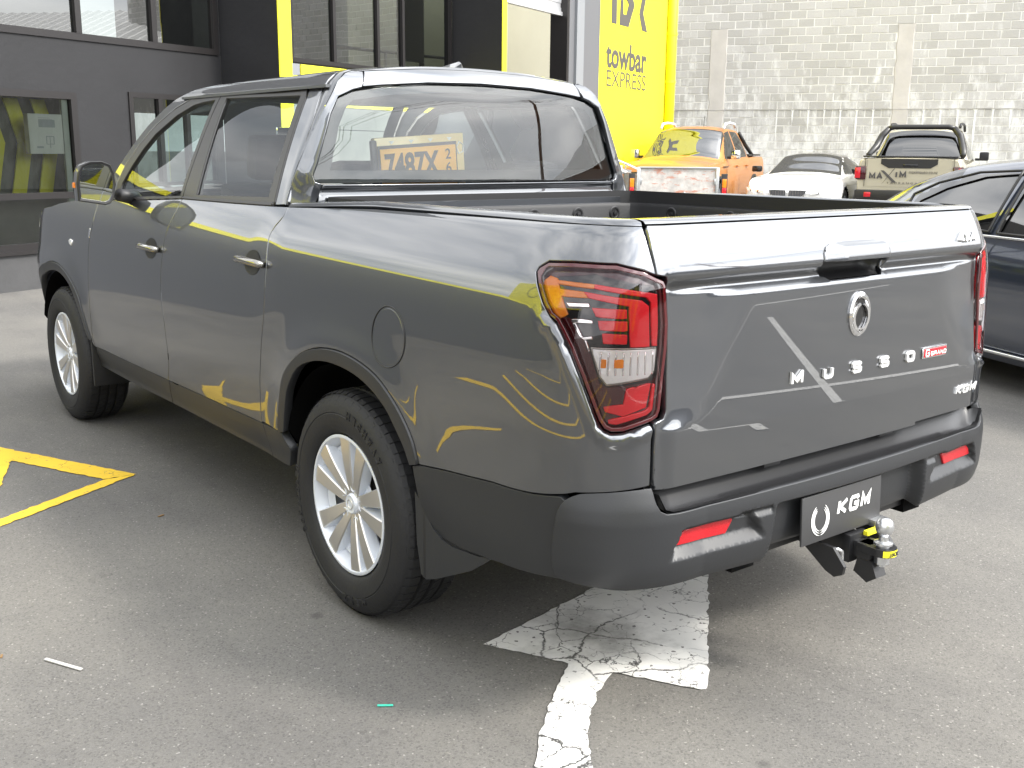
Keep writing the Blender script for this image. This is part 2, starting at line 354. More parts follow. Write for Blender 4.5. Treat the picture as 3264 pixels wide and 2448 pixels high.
def tail(x,z):
    """tailgate outer skin, y as a function of x and z"""
    x=np.asarray(x,float); z=np.asarray(z,float); x,z=np.broadcast_arrays(x,z)
    ax=np.abs(x)
    bow=.012*(1-(ax/.75)**2)
    yc=-1.202-bow+.05*np.clip(.83-z,0,None)+.03*(z-.83)
    yl=-1.160-(1.198-z)*1.25-bow
    yf=-1.204+(ax-_xe(z))*.145-.0
    y=smax(smax(yc,yl,.006),yf,.006)
    y=np.where(z>1.196,_top(z)-bow*.9+.0*x, y)
    w=sst(1.190,1.202,z)
    ylow=smax(smax(yc,yl,.006),yf,.006); y=ylow*(1-w)+(_top(np.maximum(z,1.19))-bow)*w
    # meets corner at sides
    e=sst(.69,.752,ax); y=y*(1-e)+(_rear(z)-.003)*e
    return np.stack([x,y,z],-1)
_g=pch([1.20,1.30,1.40,1.50,1.60,1.68,1.73,1.765,1.79,1.81],[.885,.855,.815,.770,.722,.680,.650,.622,.585,.53])
def cab(y,z):
    y=np.asarray(y,float); z=np.asarray(z,float); y,z=np.broadcast_arrays(y,z)
    g=_g(z)-.012*np.clip(y-1.6,0,None)**2+.006*sst(.9,1.4,y)
    # rounds in towards the rear corner
    yb=cabrear_y(z)
    d=np.clip(yb+.10-y,0,.1)/.10
    g=g-.05*(1-np.sqrt(np.clip(1-d**2.4,0,1)))
    return np.stack([-g,y,z],-1)
_cr=pch([1.10,1.25,1.32,1.36,1.40,1.55,1.70,1.76,1.80,1.84],[.50,.515,.525,.530,.533,.547,.562,.572,.60,.66])
def cabrear_y(z): return _cr(z)
def rearface(x,z):
    x=np.asarray(x,float); z=np.asarray(z,float); x,z=np.broadcast_arrays(x,z)
    y=_cr(z)+.045*np.abs(x/.7)**3*1.0-.02
    return np.stack([x,y,z],-1)
def roofz(x,y):
    f=np.clip(y-1.35,0,None)
    return 1.845-.052*(np.abs(x)/.6)**2.3-.055*f**2-.10*np.clip(.85-y,0,None)**2*2
def roof(x,y):
    x=np.asarray(x,float); y=np.asarray(y,float); x,y=np.broadcast_arrays(x,y)
    return np.stack([x,y,roofz(x,y)],-1)
_bw=pch([.40,.44,.47,.52,.58,.62,.655,.70,.74],[-.075,-.03,-.012,-.002,.0,.0,-.004,-.018,-.036])
def bump(u,z):
    """rear bumper outer skin: u<0 left, measured along the plan curve from the centre"""
    u=np.asarray(u,float); z=np.asarray(z,float); u,z=np.broadcast_arrays(u,z)
    s=np.sign(u); v=np.abs(u); XS=.60; LB=.62; off=_bw(z)
    X=.958+off*.8; a=X-XS; Yc=-1.275-off*1.0; bow=.035
    yr=lambda x: Yc+bow*(x/XS)**2
    th=np.clip((v-XS)/LB,0,1)*np.pi/2; n=2.5
    b=-(yr(XS))+(-.86)
    x=np.where(v<=XS,v,XS+a*np.abs(np.sin(th))**(2/n)); y=np.where(v<=XS,yr(v),-.86-b*np.abs(np.cos(th))**(2/n))
    y=y+np.clip(v-XS-LB,0,None)
    return np.stack([s*x,y,z],-1)
# ================= THE PICKUP TRUCK =================
M['lampdark']=mat('dark_red_housing',(.05,.002,.004),.12,0,.8)
M['lensframe']=mat('deep_red_lens_edge',(.055,.002,.004),.06,0,1)
M['platemat']=mat('dark_grey_plate',(.035,.035,.036),.55)
M['stepblack']=mat('step_pad_black',(.016,.016,.017),.3,0,0,.5,.02,300)
M['chromeH']=mat('dark_chrome',(.30,.29,.27),.16,.9)
M['frit']=mat('black_window_border',(.03,.03,.032),.3)
TR=empty('pickup_truck',(0,0,0),0,'dark grey double cab pickup truck with tow ball, largest vehicle in front','pickup truck')
LAMP=[(-.8702,1.2277),(-.8742,1.2385),(-.8964,1.2535),(-.9762,1.258),(-1.1221,1.2581),(-1.2293,1.2434),(-1.3024,1.2205),(-1.309,1.2084),(-1.3126,1.1579),(-1.3165,1.1164),(-1.3147,1.0548),(-1.308,.9863),(-1.301,.9065),(-1.2933,.8882),(-1.2758,.8799),(-1.1787,.8599),(-1.1425,.8590),(-1.1201,.8668),(-1.1018,.8871),(-1.0462,.9914),(-1.0072,1.0566),(-.9781,1.0948),(-.9597,1.1162),(-.9375,1.1281),(-.9134,1.1562),(-.8864,1.1972)]
ARC=[(.485,.520),(.439,.653),(.390,.752),(.287,.828),(.154,.878),(.012,.896),(-.120,.887),(-.243,.856),(-.332,.803),(-.394,.746),(-.434,.692),(-.457,.630)]
ARCI=[(.4345,.5306),(.395,.640),(.3565,.714),(.27,.795),(.147,.838),(.022,.850),(-.111,.839),(-.211,.812),(-.292,.769),(-.344,.716),(-.386,.668),(-.414,.6175)]
def sm(P,n=3):
    """resample open curve with catmull-rom"""
    P=np.array(P,float); o=[]
    for i in range(len(P)-1):
        p0=P[max(i-1,0)];p1=P[i];p2=P[i+1];p3=P[min(i+2,len(P)-1)]
        for j in range(n):
            t=j/n; o.append(tuple(.5*((2*p1)+(-p0+p2)*t+(2*p0-5*p1+4*p2-p3)*t*t+(-p0+3*p1-3*p2+p3)*t**3)))
    return o+[tuple(P[-1])]
BSEAM=[(.545,1.318),(.545,1.281),(.572,1.246),(.583,1.215),(.572,1.17),(.557,1.10),(.560,.957),(.597,.814),(.640,.664),(.672,.515)]
DSEAM=[(1.53,1.306),(1.545,1.25),(1.580,1.156),(1.597,1.027),(1.603,.93),(1.598,.85),(1.588,.732),(1.605,.60),(1.655,.497)]
FSEAM=[(2.60,1.262),(2.603,1.13),(2.630,1.065),(2.645,.93),(2.663,.816),(2.682,.656),(2.703,.492)]
GAPZ=.003
# relief around the lamp: rolled lip
LP=np.array(LAMP)
def lip(u,v):
    u,v=np.broadcast_arrays(np.asarray(u,float),np.asarray(v,float)); q=np.stack([u.ravel(),v.ravel()],1)
    near=(q[:,0]>-1.33)&(q[:,0]<-.80)&(q[:,1]>.78)&(q[:,1]<1.32); d=np.full(len(q),1.); 
    if near.any(): d[near]=segdist(LP,q[near])
    low=sst(1.16,1.10,q[:,1])     # only below the shoulder of the lamp
    w=np.clip(d/.016,0,1); o=-.018*(1-w)**1.2*low
    o+=.007*np.exp(-((d-.022)/.014)**2)*low*near
    # lower belt step on the bed side
    return o.reshape(u.shape)
bs=sm(BSEAM,4)
bed=[(u,z) for u,z in bs]+[(.485,.520)]+sm(ARC,3)[1:]+sm([(-.457,.630),(-.64,.645),(-.77,.659),(-.90,.672),(-1.0,.690)],3)[1:]+[(-1.03,.698),(-1.12,.706),(-1.20,.711),(-1.2755,.716)]+[(-1.2765,.80),(-1.2758,.8785)]
i0=14; lam=[LAMP[i] for i in range(15,26)]+[LAMP[0],LAMP[1],LAMP[2],LAMP[3],LAMP[4],LAMP[5]]
bed+= [(u,z) for u,z in lam]+[(-1.2807,1.2297),(-1.2698,1.2595),(-1.2593,1.2953),(-1.2423,1.340),(-1.236,1.347)]+[(-1.0,1.347),(-.66,1.3445),(-.02,1.338),(.545,1.318)][:3]
BS=panel('bed_side',side,bed,'paint',TR,-1,h=.016,mirror=True,offn=lip)
# fuel flap ring and flap
for sx,ob in ((1,BS[0]),):
    a=np.linspace(0,2*np.pi,48,endpoint=False); ring=[]
    uu=-.290+.091*np.cos(a); zz=.980+.090*np.sin(a)
    Pp=side(uu,zz)+nrm(side,uu,zz,-1)*.0005
    MB().tube(Pp.tolist(),.0021,6,closed=True).build('fuel_flap_ring','black',ob,True)
    fl=panel('fuel_flap',side,[(float(u),float(z)) for u,z in zip(-.290+.087*np.cos(a),.980+.086*np.sin(a))],'paint',ob,-1,h=.03,off=.0012,edge=.006)
# doors
rd=[(1.53,1.306)]+[(1.0,1.3105),(.66,1.3155)]+[(u,z) for u,z in bs]+[(.672,.509),(1.0,.505),(1.32,.502),(1.655,.497)]+sm(DSEAM,4)[::-1][1:-1]
RD=panel('rear_door',side,rd,'paint',TR,-1,h=.028,mirror=True)
fd=[(2.60,1.262),(2.33,1.270),(2.0,1.283),(1.53,1.306)]+sm(DSEAM,4)[1:]+[(2.2,.492),(2.703,.491)]+sm(FSEAM,4)[::-1][1:-1]
FD=panel('front_door',side,fd,'paint',TR,-1,h=.028,mirror=True)
FA=[(6.42-u if False else 3.21-u,z) for u,z in ARC]     # mirrored arch at the front axle (u from 2.725 up)
fe=[(2.60,1.262)]+sm(FSEAM,4)[1:]+[(2.725,.495)]+sm([(3.21-u,z) for u,z in ARC],3)[1:]+[(3.70,.60),(4.05,.62),(4.27,.63),(4.27,.80),(4.20,.90),(4.05,.98),(3.9,1.06),(3.7,1.13),(3.5,1.175),(3.25,1.215),(3.0,1.240)]
FE=panel('front_wing',side,fe,'paint',TR,-1,h=.03,mirror=True)
# arch trims
def arch(name,A,B,yc,sg):
    o=[(yc+sg*u,z) for u,z in sm(A,3)]; i=[(yc+sg*u,z) for u,z in sm(B,3)]
    return panel(name,side,o+i[::-1],'clad',TR,-1,h=.02,off=.007,edge=.03,mirror=True,gap=.001)
arch('wheel_arch_trim',ARC,ARCI,0,1); arch('wheel_arch_trim',ARC,ARCI,3.21,-1)
# sills and rear cladding
panel('sill_cladding',side,[(.485,.520),(.672,.5085),(.668,.45),(.662,.40),(.655,.375),(.47,.385),(.43,.46)],'clad',TR,-1,h=.03,off=-.004,edge=.03,mirror=True)
panel('sill_cladding',side,[(.672,.508),(1.0,.504),(1.32,.501),(1.655,.496),(1.70,.42),(1.72,.375),(1.2,.375),(.655,.375),(.66,.44)],'clad',TR,-1,h=.03,off=-.004,edge=.03,mirror=True)
panel('sill_cladding',side,[(1.655,.496),(2.2,.491),(2.703,.490),(2.74,.46),(2.76,.375),(2.2,.37),(1.72,.375),(1.70,.42)],'clad',TR,-1,h=.03,off=-.004,edge=.03,mirror=True)
panel('rear_cladding',side,[(-.457,.630),(-.64,.645),(-.77,.659),(-.90,.672),(-.985,.684),(-1.005,.668),(-1.024,.645),(-1.034,.60),(-1.038,.545),(-1.036,.50),(-1.022,.462),(-.93,.452),(-.77,.428),(-.62,.415),(-.50,.42),(-.43,.50),(-.414,.6175)],'clad',TR,-1,h=.022,off=-.002,edge=.03,mirror=True)
panel('front_bumper',side,[(3.667,.630),(3.66,.50),(3.72,.40),(4.27,.38),(4.27,.628),(4.05,.618),(3.70,.60)],'clad',TR,-1,h=.03,off=.002,edge=.02,mirror=True)
# inner wheel housings
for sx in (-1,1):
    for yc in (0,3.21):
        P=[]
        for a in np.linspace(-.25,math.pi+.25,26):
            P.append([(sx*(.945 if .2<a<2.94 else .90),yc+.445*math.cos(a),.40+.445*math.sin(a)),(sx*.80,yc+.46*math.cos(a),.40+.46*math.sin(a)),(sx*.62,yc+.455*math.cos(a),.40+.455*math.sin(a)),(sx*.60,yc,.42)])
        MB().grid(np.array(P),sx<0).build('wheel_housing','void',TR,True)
# floor pan and backing that closes the body from inside
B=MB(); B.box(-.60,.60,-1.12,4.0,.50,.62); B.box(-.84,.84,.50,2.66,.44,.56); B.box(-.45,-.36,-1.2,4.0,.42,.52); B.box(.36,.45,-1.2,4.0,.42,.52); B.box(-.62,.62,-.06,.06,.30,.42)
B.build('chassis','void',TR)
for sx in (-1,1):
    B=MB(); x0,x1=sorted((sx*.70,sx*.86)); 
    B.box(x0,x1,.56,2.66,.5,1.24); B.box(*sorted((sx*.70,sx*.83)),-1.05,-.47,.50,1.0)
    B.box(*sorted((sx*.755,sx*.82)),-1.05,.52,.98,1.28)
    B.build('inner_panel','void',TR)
# bed rails
def zrail(u): return 1.347-.002*np.clip((u+.66)/.64,0,1)-.027*np.clip((u+.02)/.565,0,1)**1.2-.0045*0
us=np.concatenate([np.linspace(.543,-.80,50),np.linspace(-.81,-1.236,26)])
rows=[]
for u in us:
    z=float(zrail(u)) if u>-1.0 else 1.347
    p0=side(u,z-.002); n=nrm(side,np.array(u),np.array(z-.002),-1); n2=np.array([n[0],n[1],0]); n2/=np.linalg.norm(n2)
    q=[p0-n*.012,p0,p0-n2*.006+[0,0,.008],p0-n2*.018+[0,0,.013],p0-n2*.04+[0,0,.014]]
    # inner edge
    xi=-.765; yi=max(float(p0[1]),-1.045)
    e=np.array([xi,yi,z+.010]); q+= [e, e+[.004,0,-.004], e+[.005,0,-.05]]
    rows.append(q)
strip('bed_rail',rows,'paint',TR,True,40,mirror=True)
# liner
B=MB(); zt=1.300
def wall(a,b,z0,z1):  # vertical quad a->b
    B.add([(*a,z0),(*b,z0),(*b,z1),(*a,z1)],[(0,1,2,3)])
c=.07
loop=[(-.735,-1.04),(-.735,.45-c),(-.735+c*.3,.45-c*.3),(-.735+c,.45),(.735-c,.45),(.735-c*.3,.45-c*.3),(.735,.45-c),(.735,-1.04)]
top=[(-.76,-1.04),(-.76,.478-c),(-.76+c*.3,.478-c*.3),(-.76+c,.478),(.76-c,.478),(.76-c*.3,.478-c*.3),(.76,.478-c),(.76,-1.04)]
prof=[(0.0,.86),(0.0,1.285),(.15,1.298),(.7,1.302),(1.0,1.300),(1.0,1.352)]
P=[[((1-t)*a[0]+t*b[0],(1-t)*a[1]+t*b[1],z) for t,z in prof] for a,b in zip(loop,top)]
LN=MB().grid(np.array(P)).build('bed_liner','liner',TR,True,30)
MB().box(-.74,.74,-1.05,.46,.84,.86).build('bed_floor','liner',TR)
for i in range(9): MB().box(-.70+i*.16,-.70+i*.16+.08,-1.0,.43,.86,.872).build('floor_rib','liner',LN)
def dimple(c,ax):
    f={'y':lambda a,b,h:(c[0]+a,c[1]-h,c[2]+b),'x':lambda a,b,h:(c[0]-h,c[1]+a,c[2]+b),'X':lambda a,b,h:(c[0]+h,c[1]+a,c[2]+b)}[ax]
    MB().lathe([(.030,.0),(.026,.004),(.020,.004),(.017,.001),(.010,.001),(.0085,.007),(0,.008)],20,f).build('liner_fastener','liner',LN,True,40)
for x in (-.58,-.33,-.08,.19,.43,.64): dimple((x,.448,1.258),'y')
for y in (.20,-.12,-.45,-.8): dimple((.733,y,1.262),'x'); dimple((-.733,y,1.262),'X')
# tailgate
TGO=[(-.750,.713),(-.375,.711),(0,.710),(.375,.711),(.750,.713),(.751,.80),(.750,.8785),(.724,.886),(.716,.90),(.708,1.05),(.706,1.12),(.710,1.20),(.722,1.226),(.748,1.232),(.7475,1.2595),(.747,1.2953),(.742,1.340),(.738,1.350)]
TGO=TGO+[(-x,z) for x,z in TGO[::-1]][:-1]
TGO=[(x,z) for x,z in TGO]
def tgrel(x,z):
    x,z=np.broadcast_arrays(np.asarray(x,float),np.asarray(z,float))
    # handle scoop
    w=sst(.155,.125,np.abs(x-.022))*sst(1.184,1.196,z)*sst(1.262,1.24,z)
    return -.045*w
RCS=[(-.132,1.2335),(-.133,1.215),(-.122,1.197),(-.098,1.186),(.140,1.186),(.160,1.196),(.170,1.212),(.171,1.2335)]
TG=panel('tailgate',tail,TGO,'paint',TR,1,h=.011,gap=.003,holes=[RCS],edge=.018)
rows=[]
for x in np.linspace(-.738,.738,60):
    p0=tail(x,1.3495); rows.append([p0+[0,.008,-.006],p0+[0,.0,.0],p0+[0,.006,.006],p0+[0,.022,.010],p0+[0,.045,.010],(x,-1.045,1.358),(x,-1.040,1.352),(x,-1.035,.86)])
strip('tailgate_top',rows,'paint',TG,True,40)
# handle
hs=panel('tailgate_handle',tail,[(-.136,1.231),(-.134,1.255),(-.122,1.272),(-.098,1.281),(-.014,1.2845),(.10,1.2825),(.135,1.277),(.150,1.262),(.170,1.231)],'paint',TG,1,h=.008,off=0,edge=.02,offn=lambda x,z:.004+.022*sst(-.137,-.060,x)*sst(.172,.135,x)*sst(1.286,1.256,z),gap=.001)
sc=[]
for x in np.linspace(-.140,.180,26):
    e=min(1,(x+.1221)/.035,(.1651-x)/.035); e=max(e,0)**.5
    sc.append([(x,-1.176,1.243),(x,-1.166+.034*e,1.235),(x,-1.160+.036*e,1.21),(x,-1.162+.022*e,1.190),(x,-1.172,1.180)])
strip('handle_recess',sc,'black',hs,True,60)
# lamps
def lampset(mir):
    objs=[]
    def P(name,o,m,off,par,h=.02,edge=.004,gap=.0,**k):
        r=panel(name,side,o,m,par,-1,h=h,off=off,edge=edge,gap=gap,mirror=True,**k); 
        if mir: bpy.data.objects.remove(r[0]); return r[1]
        bpy.data.objects.remove(r[1]); return r[0]
    body=P('tail_light',LAMP,'lampdark',-.016,TR,edge=.03,gap=.002)
    P('reflector_bowl',[(-.9196,1.2272),(-1.0468,1.2399),(-1.2705,1.2106),(-1.2978,1.1892),(-1.2998,.9909),(-1.2808,.9757),(-1.1251,.9659),(-1.0984,.9771),(-1.0578,1.0636),(-.9949,1.1267),(-.9776,1.1286),(-.9564,1.1738)],'gloss_black',-.0145,body)
    P('turn_signal',[(-.8916,1.2147),(-.905,1.2269),(-.93,1.222),(-.951,1.1867),(-.985,1.136),(-.959,1.1252),(-.9366,1.1331),(-.9129,1.1595),(-.8896,1.1976)],'amber',-.011,body)
    P('light_guide',sm([(-1.0527,1.2144),(-1.2602,1.1928),(-1.2885,1.1731),(-1.2916,1.0625)],2)+[(-1.2746,1.0635),(-1.2655,1.1694),(-1.248,1.1817),(-1.055,1.2025)],'redlit',-.008,body)
    P('light_guide',[(-1.0209,1.1949),(-1.2307,1.1756),(-1.2579,1.1614),(-1.2666,1.0626),(-1.1986,1.0640),(-1.1851,1.1615),(-1.042,1.1796)],'redlit',-.008,body)
    P('light_guide',[(-.9271,1.2179),(-1.0527,1.2144),(-1.055,1.2025),(-.939,1.2073)],'amber',-.009,body)
    P('light_guide',[(-.9417,1.1975),(-1.0209,1.1949),(-1.042,1.1796),(-.9552,1.1787)],'amber',-.009,body)
    for q in ([(-1.055,1.158),(-1.1777,1.155),(-1.1801,1.1317),(-1.075,1.135)],[(-1.080,1.128),(-1.1829,1.1267),(-1.1853,1.1017),(-1.090,1.1045)],[(-1.0982,1.0975),(-1.1858,1.0949),(-1.1863,1.0714),(-1.1048,1.0724)]):
        P('brake_cell',q,'redlit',-.010,body)
    for q in ([(-.9712,1.166),(-1.0446,1.168),(-1.052,1.158),(-.985,1.155)],[(-.995,1.128),(-1.030,1.130),(-1.062,1.128),(-1.068,1.119),(-1.0,1.118)],[(-1.000,1.118),(-1.012,1.118),(-1.040,1.085),(-1.030,1.083)],[(-1.030,1.085),(-1.066,1.090),(-1.070,1.082),(-1.042,1.078)],[(-1.042,1.080),(-1.050,1.078),(-1.066,1.050),(-1.060,1.050)]): P('chrome_facet',q,'chrome',-.0095,body,h=.01)
    P('reflector_rim',[(-1.0620,1.0640),(-1.295,1.0610),(-1.2905,1.0000),(-1.2690,.9830),(-1.1225,.9690),(-1.0970,.9910)],'chromeH',-.0125,body)
    ch=P('reversing_light',[(-1.0689,1.0592),(-1.291,1.0567),(-1.2864,1.0029),(-1.2665,.9875),(-1.1247,.9745),(-1.1019,.9944)],'clear',-.011,body)
    P('light_guide',[(-1.1927,.9637),(-1.2771,.9745),(-1.262,.9138),(-1.1816,.8964),(-1.1217,.9071),(-1.115,.92),(-1.183,.9264)],'redlit',-.010,body)
    P('light_guide',[(-1.2835,.972),(-1.2925,.97),(-1.284,.905),(-1.266,.895),(-1.16,.876),(-1.135,.878),(-1.13,.888),(-1.26,.907),(-1.274,.915)],'redlit',-.010,body)
    for k,uu in enumerate(np.linspace(-1.10,-1.28,8)): P('prism_rib',[(uu-.0015,1.052),(uu+.0015,1.052),(uu+.0015,.995),(uu-.0015,.995)],'chrome',-.009,ch)
    for k,uu in enumerate((-1.11,-1.155,-1.17)): P('bulb',[(uu-.009,1.036),(uu+.009,1.036),(uu+.009,1.014),(uu-.009,1.014)],'amber',-.0085,ch)
    # red frame ring of the lens and clear cover
    inn=[(-.9196+.0,1.2272),(-1.0468,1.2399),(-1.2705,1.2106),(-1.2978,1.1892),(-1.2998,.9909),(-1.2808,.9757),(-1.1251,.9659),(-1.0984,.9771),(-1.0578,1.0636),(-.9949,1.1267),(-.9776,1.1286),(-.9564,1.1738)]
    P('lens',LAMP,'lens',0.0,body,edge=.006,gap=.004)
    r=P('lens_frame',LAMP,'lensframe',.0012,body,edge=.004,gap=.0025,holes=[inset(np.array(LAMP),.015).tolist()])
    return body
lampset(False); lampset(True)
# ---- cab ----
def at_(f,pts): return [(u,z) for u,z in pts]
# lower belt moulding and door frames (satin black), glass
GF=[(2.36,1.283),(1.566,1.318),(1.596,1.7175),(1.72,1.712),(1.8194,1.702),(1.9725,1.660),(2.1529,1.577),(2.2465,1.503),(2.32,1.420),(2.37,1.345)]
GR=[(.728,1.345),(1.385,1.328),(1.4774,1.7196),(.7924,1.7086),(.752,1.50)]
FR_=[(2.44,1.268),(1.53,1.306),(1.556,1.742),(1.75,1.7445),(1.882,1.735),(2.045,1.690),(2.206,1.615),(2.34,1.52),(2.42,1.43),(2.455,1.35)]
RRF=[(1.528,1.306),(.66,1.3155),(.667,1.345),(.704,1.50),(.742,1.700),(.764,1.740),(1.2,1.7425),(1.554,1.742)]
DF=panel('window_frame',cab,FR_,'satin_black',TR,-1,h=.03,off=.003,holes=[GF],edge=.02,mirror=True)
DR=panel('window_frame',cab,RRF,'satin_black',TR,-1,h=.03,off=.003,holes=[GR],edge=.02,mirror=True)
panel('front_window',cab,GF,'glass_side',TR,-1,h=.06,off=-.004,gap=-.006,edge=.001,mirror=True)
panel('rear_side_window',cab,GR,'glass_side',TR,-1,h=.06,off=-.004,gap=-.006,edge=.001,mirror=True)
panel('belt_moulding',side,[(2.42,1.2745),(2.42,1.262),(2.0,1.2775),(1.53,1.3005),(1.53,1.316),(2.0,1.294)],'satin_black',TR,-1,h=.03,off=.006,mirror=True)
panel('belt_moulding',side,[(1.527,1.316),(1.527,1.3010),(1.0,1.3055),(.665,1.3105),(.665,1.328),(1.0,1.322)],'satin_black',TR,-1,h=.03,off=.006,mirror=True)
# C pillar / roof side (painted): from roof edge to belt
CP=[(.655,1.316),(.66,1.345),(.697,1.50),(.735,1.702),(.757,1.745),(1.2,1.7475),(1.556,1.747),(1.75,1.750),(1.885,1.741),(2.05,1.696),(2.212,1.621),(2.348,1.525),(2.43,1.433),(2.463,1.35),(2.45,1.268),(2.60,1.262),(2.58,1.36),(2.515,1.44),(2.44,1.525),(2.33,1.62),(2.20,1.700),(2.10,1.745),(1.95,1.7835),(1.75,1.797),(1.3,1.799),(.85,1.7985),(.668,1.797),(.650,1.76),(.640,1.70),(.617,1.632),(.601,1.543),(.587,1.422),(.573,1.322)]
panel('cab_side',cab,CP,'paint',TR,-1,h=.022,gap=.0015,mirror=True)
# rear face frame with window
RG=[(-.57,1.7255),(-.6285,1.700),(-.66,1.64),(-.722,1.467),(-.742,1.423),(-.735,1.4008),(-.712,1.394)]
RG=RG+[(-x,z) for x,z in RG[::-1]]+[(.45,1.746),(.25,1.762),(0,1.768),(-.25,1.762),(-.45,1.746)]
def rfo(x,z): return .016*np.exp(-(np.clip(segdist(np.array(RG),np.stack([np.broadcast_to(x,np.broadcast(x,z).shape).ravel(),np.broadcast_to(z,np.broadcast(x,z).shape).ravel()],1)),0,1).reshape(np.broadcast(x,z).shape)/.05)**2)
RO=[(-.848,1.322),(-.81,1.42),(-.752,1.543),(-.703,1.632),(-.66,1.70),(-.625,1.757),(-.585,1.788),(-.555,1.798)]
RO2=[(x,z) for x,z in RO]+[(-.51,1.795),(-.535,1.735),(-.572,1.7255),(-.6285,1.700),(-.66,1.64),(-.722,1.467),(-.742,1.423),(-.735,1.4008),(-.712,1.394),(-.722,1.36),(-.737,1.322)]
panel('cab_rear_corner',rearface,RO2[::-1],'paint',TR,1,h=.018,gap=.0015,offn=rfo,mirror=True)
pt=[(-.51,1.7975),(-.535,1.7365),(-.45,1.746),(-.25,1.762),(0,1.768),(.25,1.762),(.45,1.746),(.535,1.7365),(.51,1.7975),(.45,1.803),(.25,1.818),(0,1.824),(-.25,1.818),(-.45,1.803)]
panel('roof_rear_edge',rearface,pt,'paint',TR,1,h=.03,off=.006,gap=.003)
BWp=panel('cab_rear_panel',rearface,[(-.737,1.300),(.737,1.300),(.725,1.36),(.708,1.3935),(-.708,1.3935),(-.725,1.36)],'paint',TR,1,h=.01,gap=.003,offn=lambda x,z:.010*sst(1.372,1.38,z)+.006*sst(1.352,1.347,z)+.008*np.exp(-((z-1.338)/.0035)**2)*sst(.705,.69,np.abs(x))+.014*sst(1.322,1.314,z))
# between the panel and the bed
rows=[[(x,.515,1.325),(x,.49,1.330),(x,.475,1.326),(x,.474,1.300)] for x in np.linspace(-.80,.80,20)]
strip('headboard_rail',rows,'paint',TR,True,40)
panel('rear_window',rearface,RG,'glass_rear',TR,1,h=.05,off=-.004,gap=.0035,edge=.001)
RGi=[(-.5647,1.690),(-.595,1.6624),(-.6247,1.6008),(-.668,1.4451),(.668,1.4451),(.6247,1.6008),(.595,1.6624),(.5647,1.690),(.40,1.715),(.2,1.730),(0,1.735),(-.2,1.730),(-.40,1.715)]
panel('rear_window_border',rearface,RG,'frit',TR,1,h=.04,off=-.009,gap=.002,holes=[RGi],edge=.001)
# rounded pillar between side and rear face
rows=[]
for (xe,z),ye in zip([(-.848,1.322),(-.81,1.42),(-.752,1.543),(-.703,1.632),(-.66,1.70),(-.625,1.757),(-.590,1.788),(-.555,1.800)],(.573,.587,.601,.617,.640,.650,.662,.668)):
    a=cab(ye+.004,z); b_=rearface(xe,z)+np.array([.004,0,0]); b_=rearface(np.array(xe),np.array(z)); mid=(a+b_)/2; o=np.array([-.5,-.8,.1]); o/=np.linalg.norm(o); L_=np.linalg.norm(a-b_)
    rows.append([a+[.004,0,-.001],mid*.5+a*.5+o*L_*.10,mid+o*L_*.14,mid*.5+b_*.5+o*L_*.10,b_+[.004,.002,0]])
R2=[[ [float(v[0]),float(v[1]),float(v[2])] for v in r] for r in rows]
strip('pillar_corner',R2,'paint',TR,True,60,mirror=True)
rows=[]
for x in np.linspace(-.57,.57,24):
    zt_=1.824-.0125*(abs(x)/.25)**1.3*.5 if False else float(np.interp(abs(x),[0,.25,.45,.51,.57],[1.824,1.818,1.803,1.7975,1.787])); p0=rearface(np.array(x),np.array(zt_)); yr_=float(np.interp(abs(x),[0,.3,.545,.57],[.628,.635,.655,.66])); p1=roof(np.array(x),np.array(yr_))
    rows.append([p0+[0,.002,-.004],p0+[0,-.004,.002],p0*.6+p1*.4+[0,-.002,.006],p1+[0,.004,.0005]])
strip('roof_rear_lip',rows,'paint',TR,True,60)
# roof
RP=[(-.545,.655),(-.3,.635),(0,.628),(.3,.635),(.545,.655),(.575,.90),(.58,1.4),(.57,1.75),(.545,1.93),(.3,2.02),(0,2.05),(-.3,2.02),(-.545,1.93),(-.57,1.75),(-.58,1.4),(-.575,.90)]
panel('roof',roof,RP,'paint',TR,1,h=.05,gap=-.012)
B=MB(); B.add([(x,y,z) for x,y,z in [(0,.69,1.835),(0,.90,1.842),(-.028,.71,1.835),(.028,.71,1.835),(0,.69,1.858),(-.030,.88,1.838),(.030,.88,1.838),(0,.705,1.866)]],[(2,4,0),(0,4,3),(2,5,7,4),(3,4,7,6),(5,1,7),(1,6,7)]); B.build('roof_antenna','paint',TR,True,50)
# windscreen (lofted between the pillars)
AP=np.array([(.545,1.955,1.790),(.60,2.07,1.745),(.655,2.22,1.68),(.705,2.36,1.60),(.75,2.46,1.515),(.79,2.55,1.42),(.825,2.66,1.29)])
rows=[]
for x,y,z in AP:
    rows.append([(x*t,y+.16*(1-t*t)*(.75+.6*(1.8-z)),z+.040*(1-abs(t)**2.2)) for t in np.linspace(-1,1,15)])
strip('windscreen',rows,'glass_side',TR,True,60)
rows=[[(s*x,y,z),(s*(x-.05),y+.03,z+.006)] for x,y,z in AP for s in (1,)]
strip('windscreen_pillar',rows,'paint',TR,True,60,mirror=True)
# bonnet
rows=[]
for t in np.linspace(0,1,16):
    y=2.72+t*1.25; z=1.262-.02*t-.16*t**3; w=.80-.10*t**2
    if t==1: pass
    rows.append([(w*s,y+.13*(1-s*s)*(1 if t>.9 else t),z+.065*(1-abs(s)**2.6)*(1-.25*t)) for s in np.linspace(-1,1,17)])
strip('bonnet',rows,'paint',TR,True,60)
